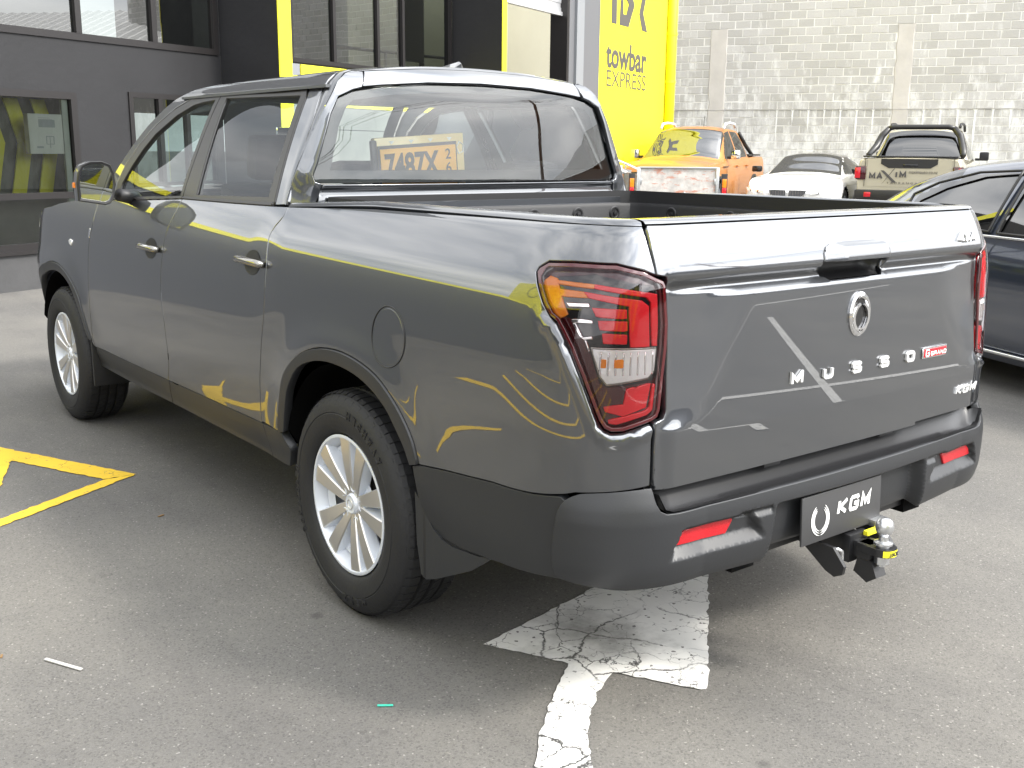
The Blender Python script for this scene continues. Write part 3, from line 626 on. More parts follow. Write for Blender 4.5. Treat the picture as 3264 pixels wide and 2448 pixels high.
# front face
rows=[]
for z in np.linspace(.40,1.12,10):
    rows.append([(.60*s,4.06+.05*(1-s*s)-.10*max(0,z-.8),z) for s in np.linspace(-1,1,13)])
G_=strip('radiator_grille',rows,'black',TR,True,60)
for z in (.66,.75,.84,.93,1.02): MB().tube([(-.5,4.12-.10*max(0,z-.8)-.01,z),(0,4.145-.10*max(0,z-.8)-.01,z),(.5,4.12-.10*max(0,z-.8)-.01,z)],.012,8).build('grille_bar','chrome',G_,True)
panel('headlight',side,[(3.72,1.115),(3.70,1.05),(3.85,.965),(4.05,.90),(4.24,.865),(4.24,.93),(4.1,.985),(3.93,1.05)],'clear',TR,-1,h=.03,off=.006,mirror=True)
# mirrors
def mirror_(s):
    mo=empty('door_mirror',(0,0,0),parent=TR)
    c=[(2.272,1.268),(2.279,1.35),(2.25,1.40),(2.19,1.436),(2.05,1.455),(1.88,1.458),(1.76,1.445),(1.715,1.41),(1.70,1.36),(1.735,1.31),(1.79,1.279),(1.86,1.268)]
    c=np.array(c); cy=c[:,0].mean(); cz=c[:,1].mean()
    # the mirror plane faces backwards: use x extent across, projected from the outline
    C=np.array([-2.532476,-2.908632,1.516579]); Yp=2.06
    P=np.array([(-1.08,y,z) for y,z in c]); q=C+(P-C)*((Yp-C[1])/(P[:,1]-C[1]))[:,None]   # real plan position of the glass, y=2.06
    if s>0: q[:,0]*=-1
    ce=q.mean(0); n=len(q)
    def ring(k,dy,base=q): 
        r=ce+(base-ce)*k; r=r.copy(); r[:,1]+=dy; return r
    R_=[ring(.84,.010),ring(.86,-.002),ring(.955,-.004),ring(.995,.004),ring(1.0,.03),ring(.97,.075),ring(.82,.115),ring(.45,.14),ring(.02,.145)]
    A=np.stack(R_,0); A=np.concatenate([A,A[:,:1]],1)
    MB().grid(A[:4],s<0).build('mirror_bezel','black',mo,True,50); MB().grid(A[3:],s<0).build('mirror_shell','paint',mo,True,50)
    g=ring(.85,.006)
    MB().add(g.tolist(),[tuple(range(n)) if s<0 else tuple(range(n-1,-1,-1))]).build('mirror_glass','mirror',mo)
    x_=-.86 if s<0 else .86; cx=ce[0]
    MB().tube([(cx*.9,ce[1]+.05,1.30),(x_,2.16,1.285),(x_*.97,2.22,1.27)],[.03,.035,.04],10).build('mirror_arm','black',mo,True)
    xo=q[:,0].min() if s<0 else q[:,0].max()
    MB().bbox(*sorted((xo-s*.012,xo+s*.004)),2.09,2.12,1.335,1.36,.003).build('turn_signal','amber',mo)
mirror_(-1); mirror_(1)
# door handles
def dhandle(u0,u1,z,par,s):
    f=lambda u,z,d:(lambda p,n:p+n*d)(side(np.array(u),np.array(z)),nrm(side,np.array(u),np.array(z),-1))
    pts=[];rr=[]
    for t in np.linspace(0,1,12):
        u=u0+(u1-u0)*t; d=.006+.034*math.sin(math.pi*min(max(t,0),1))**.55; pts.append(f(u,z+.004*math.sin(math.pi*t),d)*np.array([1 if s<0 else -1,1,1])); rr.append(.0135 if 0<t<1 else .012)
    B=MB(); B.tube(pts,rr,12)
    for v in range(len(B.v)): pass
    h=B.build('door_handle','chromeH',par,True)
    a=np.linspace(0,2*np.pi,20,endpoint=False); uc=(u0+u1)/2
    cup=[f(uc+.07*np.cos(t),z+.045*np.sin(t),.0015) for t in a]; cin=[f(uc+.058*np.cos(t),z+.036*np.sin(t),.0005) for t in a]; cc=f(uc,z,.0008)
    V=np.array(cup+cin+[cc]); V[:,0]*=(1 if s<0 else -1); n=20
    F_=[(i,(i+1)%n,n+(i+1)%n,n+i) for i in range(n)]+[(n+i,n+(i+1)%n,2*n) for i in range(n)]
    MB().add(V.tolist(),F_).build('handle_cup','black',h,True)
for s,i in ((-1,0),(1,1)):
    dhandle(.565,.80,1.112,RD[i],s); dhandle(1.63,1.85,1.082,FD[i],s)
# interior
for x,y0 in ((-.42,1.62),(.42,1.62),(-.42,.78),(.42,.78)):
    t=empty('car_seat',(0,0,0),parent=TR)
    Mx=Matrix.Translation((x,y0,.75))@Matrix.Rotation(math.radians(12 if y0>1 else 6),4,'X')@Matrix.Translation((0,.05,-.75))
    MB().bbox(-.24,.24,-.07,.09,.70,1.36,.05,Mx).build('backrest','seat',t,True,40)
    MB().bbox(-.24,.24,.05,.55,.62,.82,.05,Matrix.Translation((x,y0,0))).build('seat_cushion','seat',t,True,40)
    MB().bbox(-.13,.13,-.05,.06,1.385,1.58 if y0>1 else 1.47,.035,Mx).build('head_restraint','seat',t,True,40)
B=MB(); B.bbox(-.74,.74,2.28,2.72,.9,1.22,.06); B.build('dashboard','seat2',TR,True,40)
MB().bbox(-.12,.12,2.20,2.23,1.16,1.32,.008).build('touch_screen','gloss_black',TR,True,40)
a=np.linspace(0,2*np.pi,28,endpoint=False); MB().tube([(.40+.18*math.cos(t),2.05-.07*math.sin(t),1.16+.17*math.sin(t)) for t in a],.014,8,closed=True).build('steering_wheel','seat',TR,True)
MB().bbox(-.11,.11,2.16,2.185,1.56,1.625,.01).build('interior_mirror','chrome',TR,True,40)
MB().box(-.66,.66,.60,2.0,1.735,1.745).build('headlining','seat2',TR)
MB().box(-.80,.80,.58,2.7,.55,.60).build('cabin_floor','seat',TR)
MB().box(-.72,.72,.575,.60,.58,1.385).build('cab_back_wall','seat',TR)
MB().bbox(-.70,.70,.60,.74,1.36,1.385,.008).build('parcel_shelf','seat2',TR)
# rear bumper
def bo(u,z):
    u,z=np.broadcast_arrays(np.asarray(u,float),np.asarray(z,float)); au=np.abs(u)
    # centre plate pocket
    w=sst(.375,.345,au+.10*(z-.45))*sst(.615,.595,z); o=-.040*w
    K=sst(.40,.425,au-.6*(z-.55))*sst(.702,.690,au+.55*(z-.535))
    lin=np.clip((z-.524)/.030,0,1); o+=-.024*K*lin*np.clip((.604-z)/.007,0,1)
    K2=sst(.365,.372,au)*sst(.50,.47,au); o+=-.010*K2*np.clip((z-.588)/.012,0,1)*np.clip((.612-z)/.005,0,1)
    return o
_ub=[(-1.0005,.6973),(-.969,.7039),(-.8866,.7104),(-.800,.7155),(-.757,.7175),(-.752,.700),(-.746,.678),(-.735,.661),(-.715,.652),(-.68,.651),(-.33,.657),(0,.659)]
_lb=[(0,.444),(-.29,.444),(-.375,.444),(-.40,.449),(-.5786,.4507),(-.7665,.4515),(-.831,.4499),(-.9287,.4570),(-1.0487,.4669),(-1.066,.485),(-1.0741,.513),(-1.0742,.55),(-1.0671,.6142),(-1.0595,.6508),(-1.037,.6806)]
left=_lb+_ub     # from bottom centre round the left end to top centre
bl=sm(_lb[4:]+_ub[:5],2)
half=_lb[:4]+bl[:-1]+_ub[4:]
outl=half[:-1]+[(0,.659)]+[(-u,z) for u,z in half[::-1][1:]][:-1]
RBm=panel('rear_bumper',bump,outl,'clad',TR,1,h=.011,hv=.006,lines=[[(sg*-.71,zz),(sg*-.36,zz)] for sg in (1,-1) for zz in (.524,.554,.588,.597,.604,.612)],offn=bo,gap=.0015,edge=.02)
# step pad
rows=[]
for u in np.linspace(-.742,.742,60):
    e=max(0,(abs(u)-.70)/.042); zz=.655+.0-.002; p0=bump(np.array(u),np.array(.657)); y0=float(p0[1]); x=float(p0[0])
    rows.append([(x,y0+.004,.653+.05*e*e),(x,y0+.022,.651+.05*e*e),(x*.998,-1.215,.646+.05*e*e),(x*.997,-1.190,.652+.05*e*e),(x*.996,-1.168,.690),(x*.996,-1.150,.712)])
strip('step_pad',rows,'stepblack',RBm,True,50)
M_s=None
for x in (-.30,.235): MB().bbox(x-.035,x+.035,-1.196,-1.15,.690,.706,.004).build('bump_stop','black',RBm,True,40)
for s in (-1,1):
    o=[(-.680,.557),(-.668,.579),(-.650,.593),(-.618,.600),(-.505,.5975),(-.500,.590),(-.522,.556)]
    o=[(s*-u,z) for u,z in o]
    panel('bumper_reflector',bump,o,'redrefl',RBm,1,h=.02,off=-.017,edge=.02,gap=0)
# plate
pl=MB().bbox(-.185,.185,-.0035,.0035,-.069,.069,.003).build('number_plate','platemat',TR,True,40)
pl.rotation_euler=(math.radians(-3),0,math.radians(0)); pl.location=(-.062,-1.262,.5345)
blocktext('plate_lettering','KGM',(.052,-.0042,.012),(1,0,0),(0,0,1),.155,.045,.0105,.001,'white',pl,.22,.22)
def wing(s):
    P=[]
    for t in np.linspace(0,1,14):
        a=math.radians(70-190*t); ro=.041; P.append((s*(.008+ro*math.cos(a)*.9) if s>0 else -(.008+ro*math.cos(a)*.9),ro*math.sin(a)*1.0))
    return P
e1=[];
for s in (-1,1):
    for k,(r0,r1) in enumerate(((.043,.0385),(.0365,.0325),(.0305,.0275))):
        o=[];i_=[]
        for t in np.linspace(0,1,16):
            a=math.radians(62-150*t); w=math.sin(math.pi*min(1,t*1.05))**.5
            o.append((s*r0*math.cos(a)*.95,r0*math.sin(a)*1.05-.002)); rr=r0-(r0-r1)*w; i_.append((s*rr*math.cos(a)*.95,rr*math.sin(a)*1.05-.002))
        B=MB(); B.prism([( -.105+a,-.004+b) for a,b in (o+i_[::-1])],0,.001,lambda a,b,d:(a,-.0045-d,b)); B.build('plate_emblem','white',pl)
# ---- wheels ----
M['badge']=mat('satin_chrome_lettering',(.86,.86,.85),.25,.55)
def wheel(s,yc,par,R=.379,rr=.2346,face=.9467,zc=.378,wid=.225,simple=False):
    w=empty('wheel',(0,0,0),parent=par)
    f=lambda a,b,h:(s*(face+h),yc+a,zc+b)
    fl=lambda a,b,h:f(a,b,h) 
    prof=[(rr-.012,-.03),(rr+.004,-.004),(rr+.010,.004),(rr+.022,.010),(.275,.017),(.305,.0185),(.308,.016),(.311,.0185),(.330,.015),(.350,.005),(.362,-.006),(.3695,-.016),(.374,-.025)]
    hs=[-.025,-.060,-.064,-.070,-.074,-.105,-.109,-.117,-.121,-.150,-.154,-.161,-.165,-.200]
    dp=[0,0,-.008,-.008,0,0,-.008,-.008,0,0,-.008,-.008,0,0]
    prof+=[(R-.0025-.010*abs((h+.1125)/.09)**3*.3+d,h) for h,d in zip(hs,dp)]
    prof+=[(.366,-.215),(.345,-.235),(.30,-.243),(.25,-.235),(rr-.01,-.215)]
    B=MB().lathe(prof,96,f); ty=B.build('tyre','rubber',w,True,40)
    if not simple:
        B=MB(); nb=64
        for i in range(nb):
            a0=2*math.pi*i/nb; da=2*math.pi/nb
            for (h0,h1,r0,r1,sk) in ((-.060,-.022,R-.003,R+.0005,.0),(-.200,-.165,R-.003,R+.0005,.0)):
                v=[]
                for a in (a0+da*.10,a0+da*.86):
                    for h,r in ((h0,r1),(h1,r1-.003),(h1+(.014 if h1>-.1 else -.0),r1-.010),(h0,r0-.012)):
                        v.append(f(r*math.cos(a),r*math.sin(a),h))
                B.add(v,[(0,1,5,4),(1,2,6,5),(3,2,1,0),(4,5,6,7),(0,4,7,3)])
            for (h0,h1) in ((-.105,-.074),(-.150,-.121)):
                v=[]
                for a in (a0+da*.08,a0+da*.92):
                    for h,r in ((h0,R+.0008),(h1,R+.0008),(h1,R-.008),(h0,R-.008)): v.append(f(r*math.cos(a+(h-h0)*1.2),r*math.sin(a+(h-h0)*1.2),h))
                B.add(v,[(0,1,5,4),(1,2,6,5),(3,2,1,0),(4,5,6,7),(0,4,7,3)])
        for i in range(48):    # sidewall rib ticks near the shoulder
            a=2*math.pi*i/48
            v=[f(r*math.cos(a+da_),r*math.sin(a+da_),h) for da_ in (-.022,.022) for r,h in ((.347,.0075),(.361,-.004),(.361,-.008),(.347,.002))]
            B.add(v,[(0,1,5,4),(1,2,6,5),(3,2,1,0),(4,5,6,7),(0,4,7,3)])
        tag(B.build('tread_blocks','rubber',w,False),kind='stuff')
        # raised sidewall lettering
        txt='HTX2   HIGHWAY   '
    # rim barrel
    pr=[(rr-.001,-.004),(rr,.0),(rr-.004,.0022),(rr-.010,.0015),(rr-.013,-.006),(.208,-.030),(.200,-.06),(.195,-.12),(.198,-.20)]
    MB().lathe(pr,72,f).build('rim','alloy2',w,True,40)
    if s>0 and not simple and False: pass
    # spokes
    for k in range(5):
        for sg in (-1,1):
            a=math.radians(101+72*k+sg*14); ca,sa=math.cos(a),math.sin(a)
            def g(r,t,h,ca=ca,sa=sa): return f(r*ca-t*sa,r*sa+t*ca,h)
            tw=sg*.004   # pair leans together at the hub
            rs=[.034,.075,.13,.18,rr-.011]; hw=[.0115,.0155,.0205,.0250,.029]; tt=[tw*1.0,tw*.6,tw*.2,0,0]; hh=[-.022,-.0145,-.008,-.004,-.003]
            rows=[]
            for r,q,t0,h in zip(rs,hw,tt,hh):
                rows.append([g(r,t0-q-.007,h-.040),g(r,t0-q-.003,h-.004),g(r,t0-q,h),g(r,t0+q,h),g(r,t0+q+.003,h-.004),g(r,t0+q+.007,h-.040)])
            P=np.array(rows)
            sp=MB().grid(P[:,1:5],s<0).build('spoke','alloy',w,True,20)
            MB().grid(P[:,:2],s<0).grid(P[:,4:],s<0).build('spoke_flank','alloy2',w,True,30)
    # dish between spokes
    B=MB(); n=90; rad=[.030,.06,.10,.135,.17,.200]; hd=[-.032,-.040,-.048,-.052,-.048,-.036]
    for i in range(n):
        a0=2*math.pi*i/n; a1=2*math.pi*(i+1)/n; am=math.degrees((a0+a1)/2)
        d=abs(((am-101)+36)%72-36)   # 0 = inside a pair, 36 = between pairs
        for j in range(5):
            if d>23 and j in (2,3,): continue
            v=[f(r*math.cos(a),r*math.sin(a),h) for a in (a0,a1) for r,h in ((rad[j],hd[j]),(rad[j+1],hd[j+1]))]
            B.add(v,[(0,1,3,2)])
    B.build('dish','alloy2',w,True,60)
    hc=MB().lathe([(.046,-.034),(.040,-.026),(.034,-.020),(.032,-.014),(.030,-.012),(.027,-.0135),(0,-.012)],36,f).build('hub_cap','alloy2',w,True,30)
    MB().tube([f(.016*math.cos(t),.016*math.sin(t),-.012) for t in np.linspace(0,2*np.pi,20,endpoint=False)],.0018,5,closed=True).build('cap_emblem','alloy',w,True)
    for k in range(5):
        a=math.radians(101+72*k); c=(.062*math.cos(a),.062*math.sin(a))
        MB().lathe([(.0195,-.030),(.0185,-.018),(.0160,-.0165),(.0150,-.020),(.0145,-.046),(.009,-.046),(.0085,-.034),(0,-.033)],18,lambda x,y,h,c=c:f(c[0]+x,c[1]+y,h)).build('nut_bore','alloy2',w,True,40)
    MB().lathe([(.05,-.075),(.16,-.075),(.165,-.08),(.165,-.10),(.05,-.10)],40,f).build('brake_disc','disc',w,True,30)
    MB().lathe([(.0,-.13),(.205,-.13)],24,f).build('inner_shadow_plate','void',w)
    return w
for s in (-1,1):
    for yc in (0,3.21): wheel(s,yc,TR)
# mudflaps
for s in (-1,1):
    o=[(-.396,.530),(-.435,.497),(-.49,.442),(-.533,.418),(-.586,.411),(-.70,.418),(-.764,.434),(-.667,.365),(-.51,.290),(-.453,.269),(-.426,.278),(-.405,.37)]
    MB().prism(o,.935,.928,lambda a,b,d:(s*(d-.02*max(0,-.5-a)*3),a,b)).build('mud_flap','clad',TR)
    MB().bbox(*sorted((s*.70,s*.935)),-.455,-.435,.27,.60,.004).build('mud_flap','black',TR,True,40)
    MB().bbox(*sorted((s*.72,s*.935)),2.755,2.775,.27,.52,.004).build('mud_flap','black',TR,True,40)
# leaf springs and shock (seen under the truck)
for s in (-1,1):
    MB().tube([(s*.52,.7,.42),(s*.52,.35,.36),(s*.52,0,.33),(s*.52,-.35,.37),(s*.52,-.75,.48)],.022,8).build('leaf_spring','black',TR,True)
# tailgate letters
tp=lambda x,z,d=.0:(lambda q:(float(q[0]),float(q[1])-d,float(q[2])))(tail(np.array(x),np.array(z)))
for i,(chn,x) in enumerate(zip('MUSSO',(-.2456,-.1093,.0235,.1600,.2956))):
    blocktext('letter',chn,tp(x,.9285,.001),(1,0,0),(0,0,1),.050 if chn=='M' else .043,.033,.0095,.007,'badge',TG)
bd=MB().bbox(.3655,.498,-.003,.003,.9115,.9455,.003).build('badge','chrome',TG,True,40); bd.location=(0,tp(.43,.928)[1]-.004,0)
MB().bbox(.371,.4925,-.004,-.0025,.9155,.9405,.001).build('badge_field','red',bd,True)
blocktext('badge_lettering','G',(.386,-.0052,.9285),(1,0,0),(0,0,1),.021,.023,.004,.001,'white',bd)
blocktext('badge_lettering','GRAND',(.447,-.0052,.9255),(1,0,0),(0,0,1),.086,.013,.0026,.001,'white',bd)
blocktext('maker_badge','KGM',tp(.645,.7835,.001),(1,0,0),(0,-.05,1),.118,.026,.0066,.006,'badge',TG,.22,.25)
blocktext('drive_badge','4X4',tp(.607,1.2655,.001),(1,0,0),(0,.40,1),.108,.032,.0080,.008,'badge',TG,.15,.1)
# emblem: oval ring with two wings closing round a dark disc
ex,ez=.025,1.077; ey=tp(ex,ez)[1]
em=MB().lathe([(.047,-.001),(.0475,.004),(.044,.009),(.038,.010),(.034,.006),(.033,-.001)],48,lambda a,b,h:(ex+a,ey-h,ez+.002+b*1.33)).build('emblem','chrome',TG,True,40)
MB().lathe([(0,.0035),(.034,.0035)],32,lambda a,b,h:(ex+a,ey-h,ez+b*1.33)).build('emblem_field','gloss_black',em)
B=MB()
for s in (-1,1):
    o=[];i_=[]
    for t in np.linspace(0,1,18):
        a=math.radians(78-165*t); o.append((s*.0395*math.cos(a),-.006+.0405*math.sin(a))); w=.010*math.sin(math.pi*min(1,.12+t*.80))**.6; i_.append((s*(.0395-w)*math.cos(a),-.006+(.0405-w)*math.sin(a)))
    B.prism(o+i_[::-1],0,.006,lambda a,b,d:(ex+a,ey-.006-d,ez+b))
B.prism([(-.010,-.040),(0,-.052),(.010,-.040),(.004,-.036),(-.004,-.036)],0,.006,lambda a,b,d:(ex+a,ey-.006-d,ez+b))
B.build('emblem_wings','chrome',em,True,40)
# tow bar
TBa=empty('tow_bar',(0,-1.2,.4),parent=TR)
TBa.location=(0,0,0)
MB().bbox(-.55,.55,-1.19,-1.12,.44,.50,.006).build('cross_tube','black',TBa,True,40)
MB().bbox(-.035,.035,-1.28,-1.10,.385,.452,.006).bbox(-.043,.043,-1.285,-1.262,.377,.459,.004).build('receiver','black',TBa,True,40)
MB().bbox(-.025,.025,-1.34,-1.2,.395,.442,.004).build('drawbar','black',TBa,True,40)
B=MB(); B.prism([(-1.30,.395),(-1.345,.395),(-1.365,.352),(-1.335,.33),(-1.29,.352)],-.024,.024,lambda a,b,d:(d,a,b)); B.build('drawbar_gusset','black',TBa)
B=MB(); o=[(-.032,-1.30),(-.036,-1.345)]+[(.038*math.cos(t),-1.362+.038*math.sin(t)) for t in np.linspace(math.pi,2*math.pi,16)]+[(.036,-1.345),(.032,-1.30)]
B.prism(o,.420,.442,lambda a,b,d:(a,b,d)); tng=B.build('tongue','black',TBa,True,40)
rows=[[(.0387*math.cos(t),-1.362+.0387*math.sin(t),.4215),(.0387*math.cos(t),-1.362+.0387*math.sin(t),.4405)] for t in np.linspace(math.radians(215),math.radians(345),20)]
M['labelyellow']=mat('yellow_label',(.85,.78,.03),.4)
strip('warning_label',rows,'labelyellow',TBa)
text('label_lettering','LOCK',.02,(-.004,-1.4015,.431),(1,0,0),(0,0,1),'blackpaint',TBa,.0006,(.042,.0115),bold=.001)
MB().lathe([(.019,.442),(.019,.447),(.026,.449),(.026,.455),(.014,.459),(.0125,.470),(.0135,.475),(.020,.480),(.0245,.490),(.0255,.500),(.0245,.510),(.019,.520),(.011,.5245),(0,.5255)],32,lambda a,b,h:(a,-1.362+b,h)).build('tow_ball','steel',TBa,True,50)
MB().lathe([(0,.392),(.021,.392),(.021,.418)],6,lambda a,b,h:(a,-1.362+b,h)).lathe([(.011,.384),(.011,.392)],12,lambda a,b,h:(a,-1.362+b,h)).build('nut','steel',TBa,False)
MB().tube([(-.115,-1.275,.43),(-.10,-1.285,.432),(-.088,-1.29,.425),(-.083,-1.29,.385),(-.087,-1.29,.365)],.006,8).build('hitch_pin','steel',TBa,True)
for x in (-.125,.118): 
    B=MB(); B.prism([(-1.14,.45),(-1.29,.445),(-1.33,.40),(-1.325,.375),(-1.30,.362),(-1.27,.372),(-1.2,.42)],x-.006,x+.006,lambda a,b,d:(d,a,b)); B.build('chain_bracket','black',TBa)
MB().bbox(.07,.13,-1.29,-1.25,.46,.48,.003).build('socket_bracket','steel',TBa,True,40)
MB().bbox(.018,.085,-1.30,-1.285,.448,.462,.002).build('yellow_tag','labelyellow',TBa,True,40)
# small chips on the wing: side repeater and wing badge
panel('side_repeater',side,[(2.92,1.035),(2.955,1.04),(2.975,1.03),(2.96,1.012),(2.93,1.005)],'clear',FE[0],-1,h=.02,off=.006,edge=.004,gap=0)
panel('wing_badge',side,[(2.628,1.115),(2.648,1.115),(2.65,1.065),(2.632,1.065)],'chrome',FE[0],-1,h=.02,off=.002,edge=.002,gap=0)
# ---- placard behind the rear window (a thing of its own) ----
pc=empty('trade_plate_case',(-.268,.535,1.46),0,'orange trade plate 7487X 26 in a clear case behind the rear window','number plate')
Mt=Matrix.Rotation(math.radians(-4),4,'Y')
def PB(name,x0,x1,z0,z1,y,th,m,par=pc,b=.006): return MB().bbox(x0,x1,y,y+th,z0,z1,b,Mt).build(name,m,par,True,40)
M['plateorange']=mat('orange_number_plate',(.90,.46,.035),.45); M['caseyellow']=mat('clear_yellow_case',(.80,.62,.28),.25,0,.5)
PB('case',-.203,.203,-.155,.112,.040,.03,'caseyellow'); PB('case_back',-.222,-.198,-.155,.104,.030,.02,'black')
PB('plate_rim',-.195,.165,-.16,.082,.034,.005,'blackpaint',b=.003)
PB('plate',-.187,.157,-.158,.070,.030,.006,'plateorange',b=.003)
def PT(nm,s,x,z,w,h,bo): 
    o=Mt@Vector((x,.0285,z)); text(nm,s,.1,o,Mt@Vector((1,0,0)),Mt@Vector((0,0,1)),'blackpaint',pc,.001,(w,h),bold=bo)
PT('plate_lettering','7487X',-.048,.004,.245,.098,.003); PT('plate_lettering','2',.118,.036,.024,.040,.001); PT('plate_lettering','6',.118,-.016,.024,.040,.001)
a=[Mt@Vector((.183+.017*math.cos(t),.0385,.055+.024*math.sin(t))) for t in np.linspace(.5,2*np.pi+.5,6)[:-1]]
MB().tube([tuple(q) for q in a],.003,5,closed=True).build('case_emblem','white',pc)
for k in range(4):
    o=Mt@Vector((-.13+.088*k,.039,.092)); MB().add([tuple(o+Vector(q)) for q in ((-.012,0,.006),(.012,0,.006),(0,0,-.008))],[(0,1,2)]).build('case_catch','white',pc)

# tyre sidewall lettering on the near wheel
for txt,a0,da in (('HTX2',246,7.5),('HIGHWAY',100,6.5),('265/60R18',330,5.0)):
    for i,chn in enumerate(txt):
        a=math.radians(a0-da*i*-1 if False else a0+da*i); r=.318
        # seen from the left the tyre turns anticlockwise towards -y
        p_=( -(.9467+.0185), r*math.cos(a), .378+r*math.sin(a)); rad=Vector((0,math.cos(a),math.sin(a))); tan=Vector((0,math.sin(a),-math.cos(a)))*1
        ax_=Vector((0,-1,0)); up=rad; axv=up.cross(Vector((-1,0,0)))
        text('sidewall_letter',chn,.03,p_,axv,up,'rubber',bpy.data.objects['wheel'],.003,(.020,.026),bold=.001)
# ================= SETTING =================
def nodes(name):
    m=bpy.data.materials.new(name); m.use_nodes=True; return m,m.node_tree.nodes,m.node_tree.links,m.node_tree.nodes['Principled BSDF']
def ramp(n,l,src,p0,c0,p1,c1):
    r=n.new('ShaderNodeValToRGB'); r.color_ramp.elements[0].position=p0; r.color_ramp.elements[0].color=(*c0,1) if len(c0)==3 else c0; r.color_ramp.elements[1].position=p1; r.color_ramp.elements[1].color=(*c1,1); l.new(src,r.inputs[0]); return r.outputs[0]
def mixc(n,l,f,a,b,mode='MIX'):
    x=n.new('ShaderNodeMix'); x.data_type='RGBA'; x.blend_type=mode
    for s,k in ((f,0),(a,6),(b,7)):
        if isinstance(s,(int,float)): x.inputs[k].default_value=s
        elif isinstance(s,tuple): x.inputs[k].default_value=(*s,1)
        else: l.new(s,x.inputs[k])
    return x.outputs[2]
def noise(n,l,vec,sc,det=5,ro=.55): 
    x=n.new('ShaderNodeTexNoise'); x.inputs['Scale'].default_value=sc; x.inputs['Detail'].default_value=det; x.inputs['Roughness'].default_value=ro; l.new(vec,x.inputs['Vector']); return x.outputs[0]
def posn(n): return n.new('ShaderNodeNewGeometry').outputs['Position']
# asphalt
m,n,l,b=nodes('asphalt'); P=posn(n)
v=n.new('ShaderNodeTexVoronoi'); v.inputs['Scale'].default_value=190; l.new(P,v.inputs['Vector'])
s1=n.new('ShaderNodeSeparateColor'); l.new(v.outputs['Color'],s1.inputs[0])
agg=ramp(n,l,s1.outputs[0],.05,(.117,.114,.108),.95,(.140,.136,.129))
agg2=mixc(n,l,ramp(n,l,s1.outputs[1],.978,(0,0,0),.996,(1,1,1)),agg,(.24,.235,.22))
agg3=mixc(n,l,ramp(n,l,s1.outputs[2],.80,(0,0,0),.97,(1,1,1)),agg2,(.090,.088,.084))
fine=ramp(n,l,noise(n,l,P,420,3),.3,(.82,.82,.82),.7,(1.18,1.18,1.18))
col=mixc(n,l,1.0,agg3,fine,'MULTIPLY')
pat=ramp(n,l,noise(n,l,P,.9,6,.6),.32,(.84,.84,.85),.7,(1.16,1.15,1.12)); col=mixc(n,l,1.0,col,pat,'MULTIPLY')
big=ramp(n,l,noise(n,l,P,.28,3,.5),.35,(.86,.86,.87),.66,(1.18,1.16,1.12)); col=mixc(n,l,1.0,col,big,'MULTIPLY')
mq=n.new('ShaderNodeMapping'); mq.inputs['Rotation'].default_value=(0,0,.5); mq.inputs['Scale'].default_value=(2.2,.22,1); l.new(P,mq.inputs[0])
tm=ramp(n,l,noise(n,l,mq.outputs[0],1.4,5,.6),.52,(1,1,1),.72,(.84,.84,.85)); col=mixc(n,l,1.0,col,tm,'MULTIPLY')
dr=n.new('ShaderNodeTexVoronoi'); dr.inputs['Scale'].default_value=1.7; l.new(P,dr.inputs['Vector']); dd=ramp(n,l,dr.outputs['Distance'],.03,(.62,.62,.63),.055,(1,1,1)); col=mixc(n,l,1.0,col,dd,'MULTIPLY')
oil=ramp(n,l,noise(n,l,P,5.5,4,.6),.66,(1,1,1),.80,(.72,.72,.73)); col=mixc(n,l,1.0,col,oil,'MULTIPLY')
l.new(col,b.inputs['Base Color']); b.inputs['Roughness'].default_value=.86; b.inputs['Specular IOR Level'].default_value=.35
bp=n.new('ShaderNodeBump'); bp.inputs['Strength'].default_value=.55; bp.inputs['Distance'].default_value=.004
hh=n.new('ShaderNodeMath'); hh.operation='ADD'; l.new(s1.outputs[0],hh.inputs[0]); l.new(noise(n,l,P,300,3),hh.inputs[1]); l.new(hh.outputs[0],bp.inputs['Height']); l.new(bp.outputs[0],b.inputs['Normal']); M['asphalt']=m
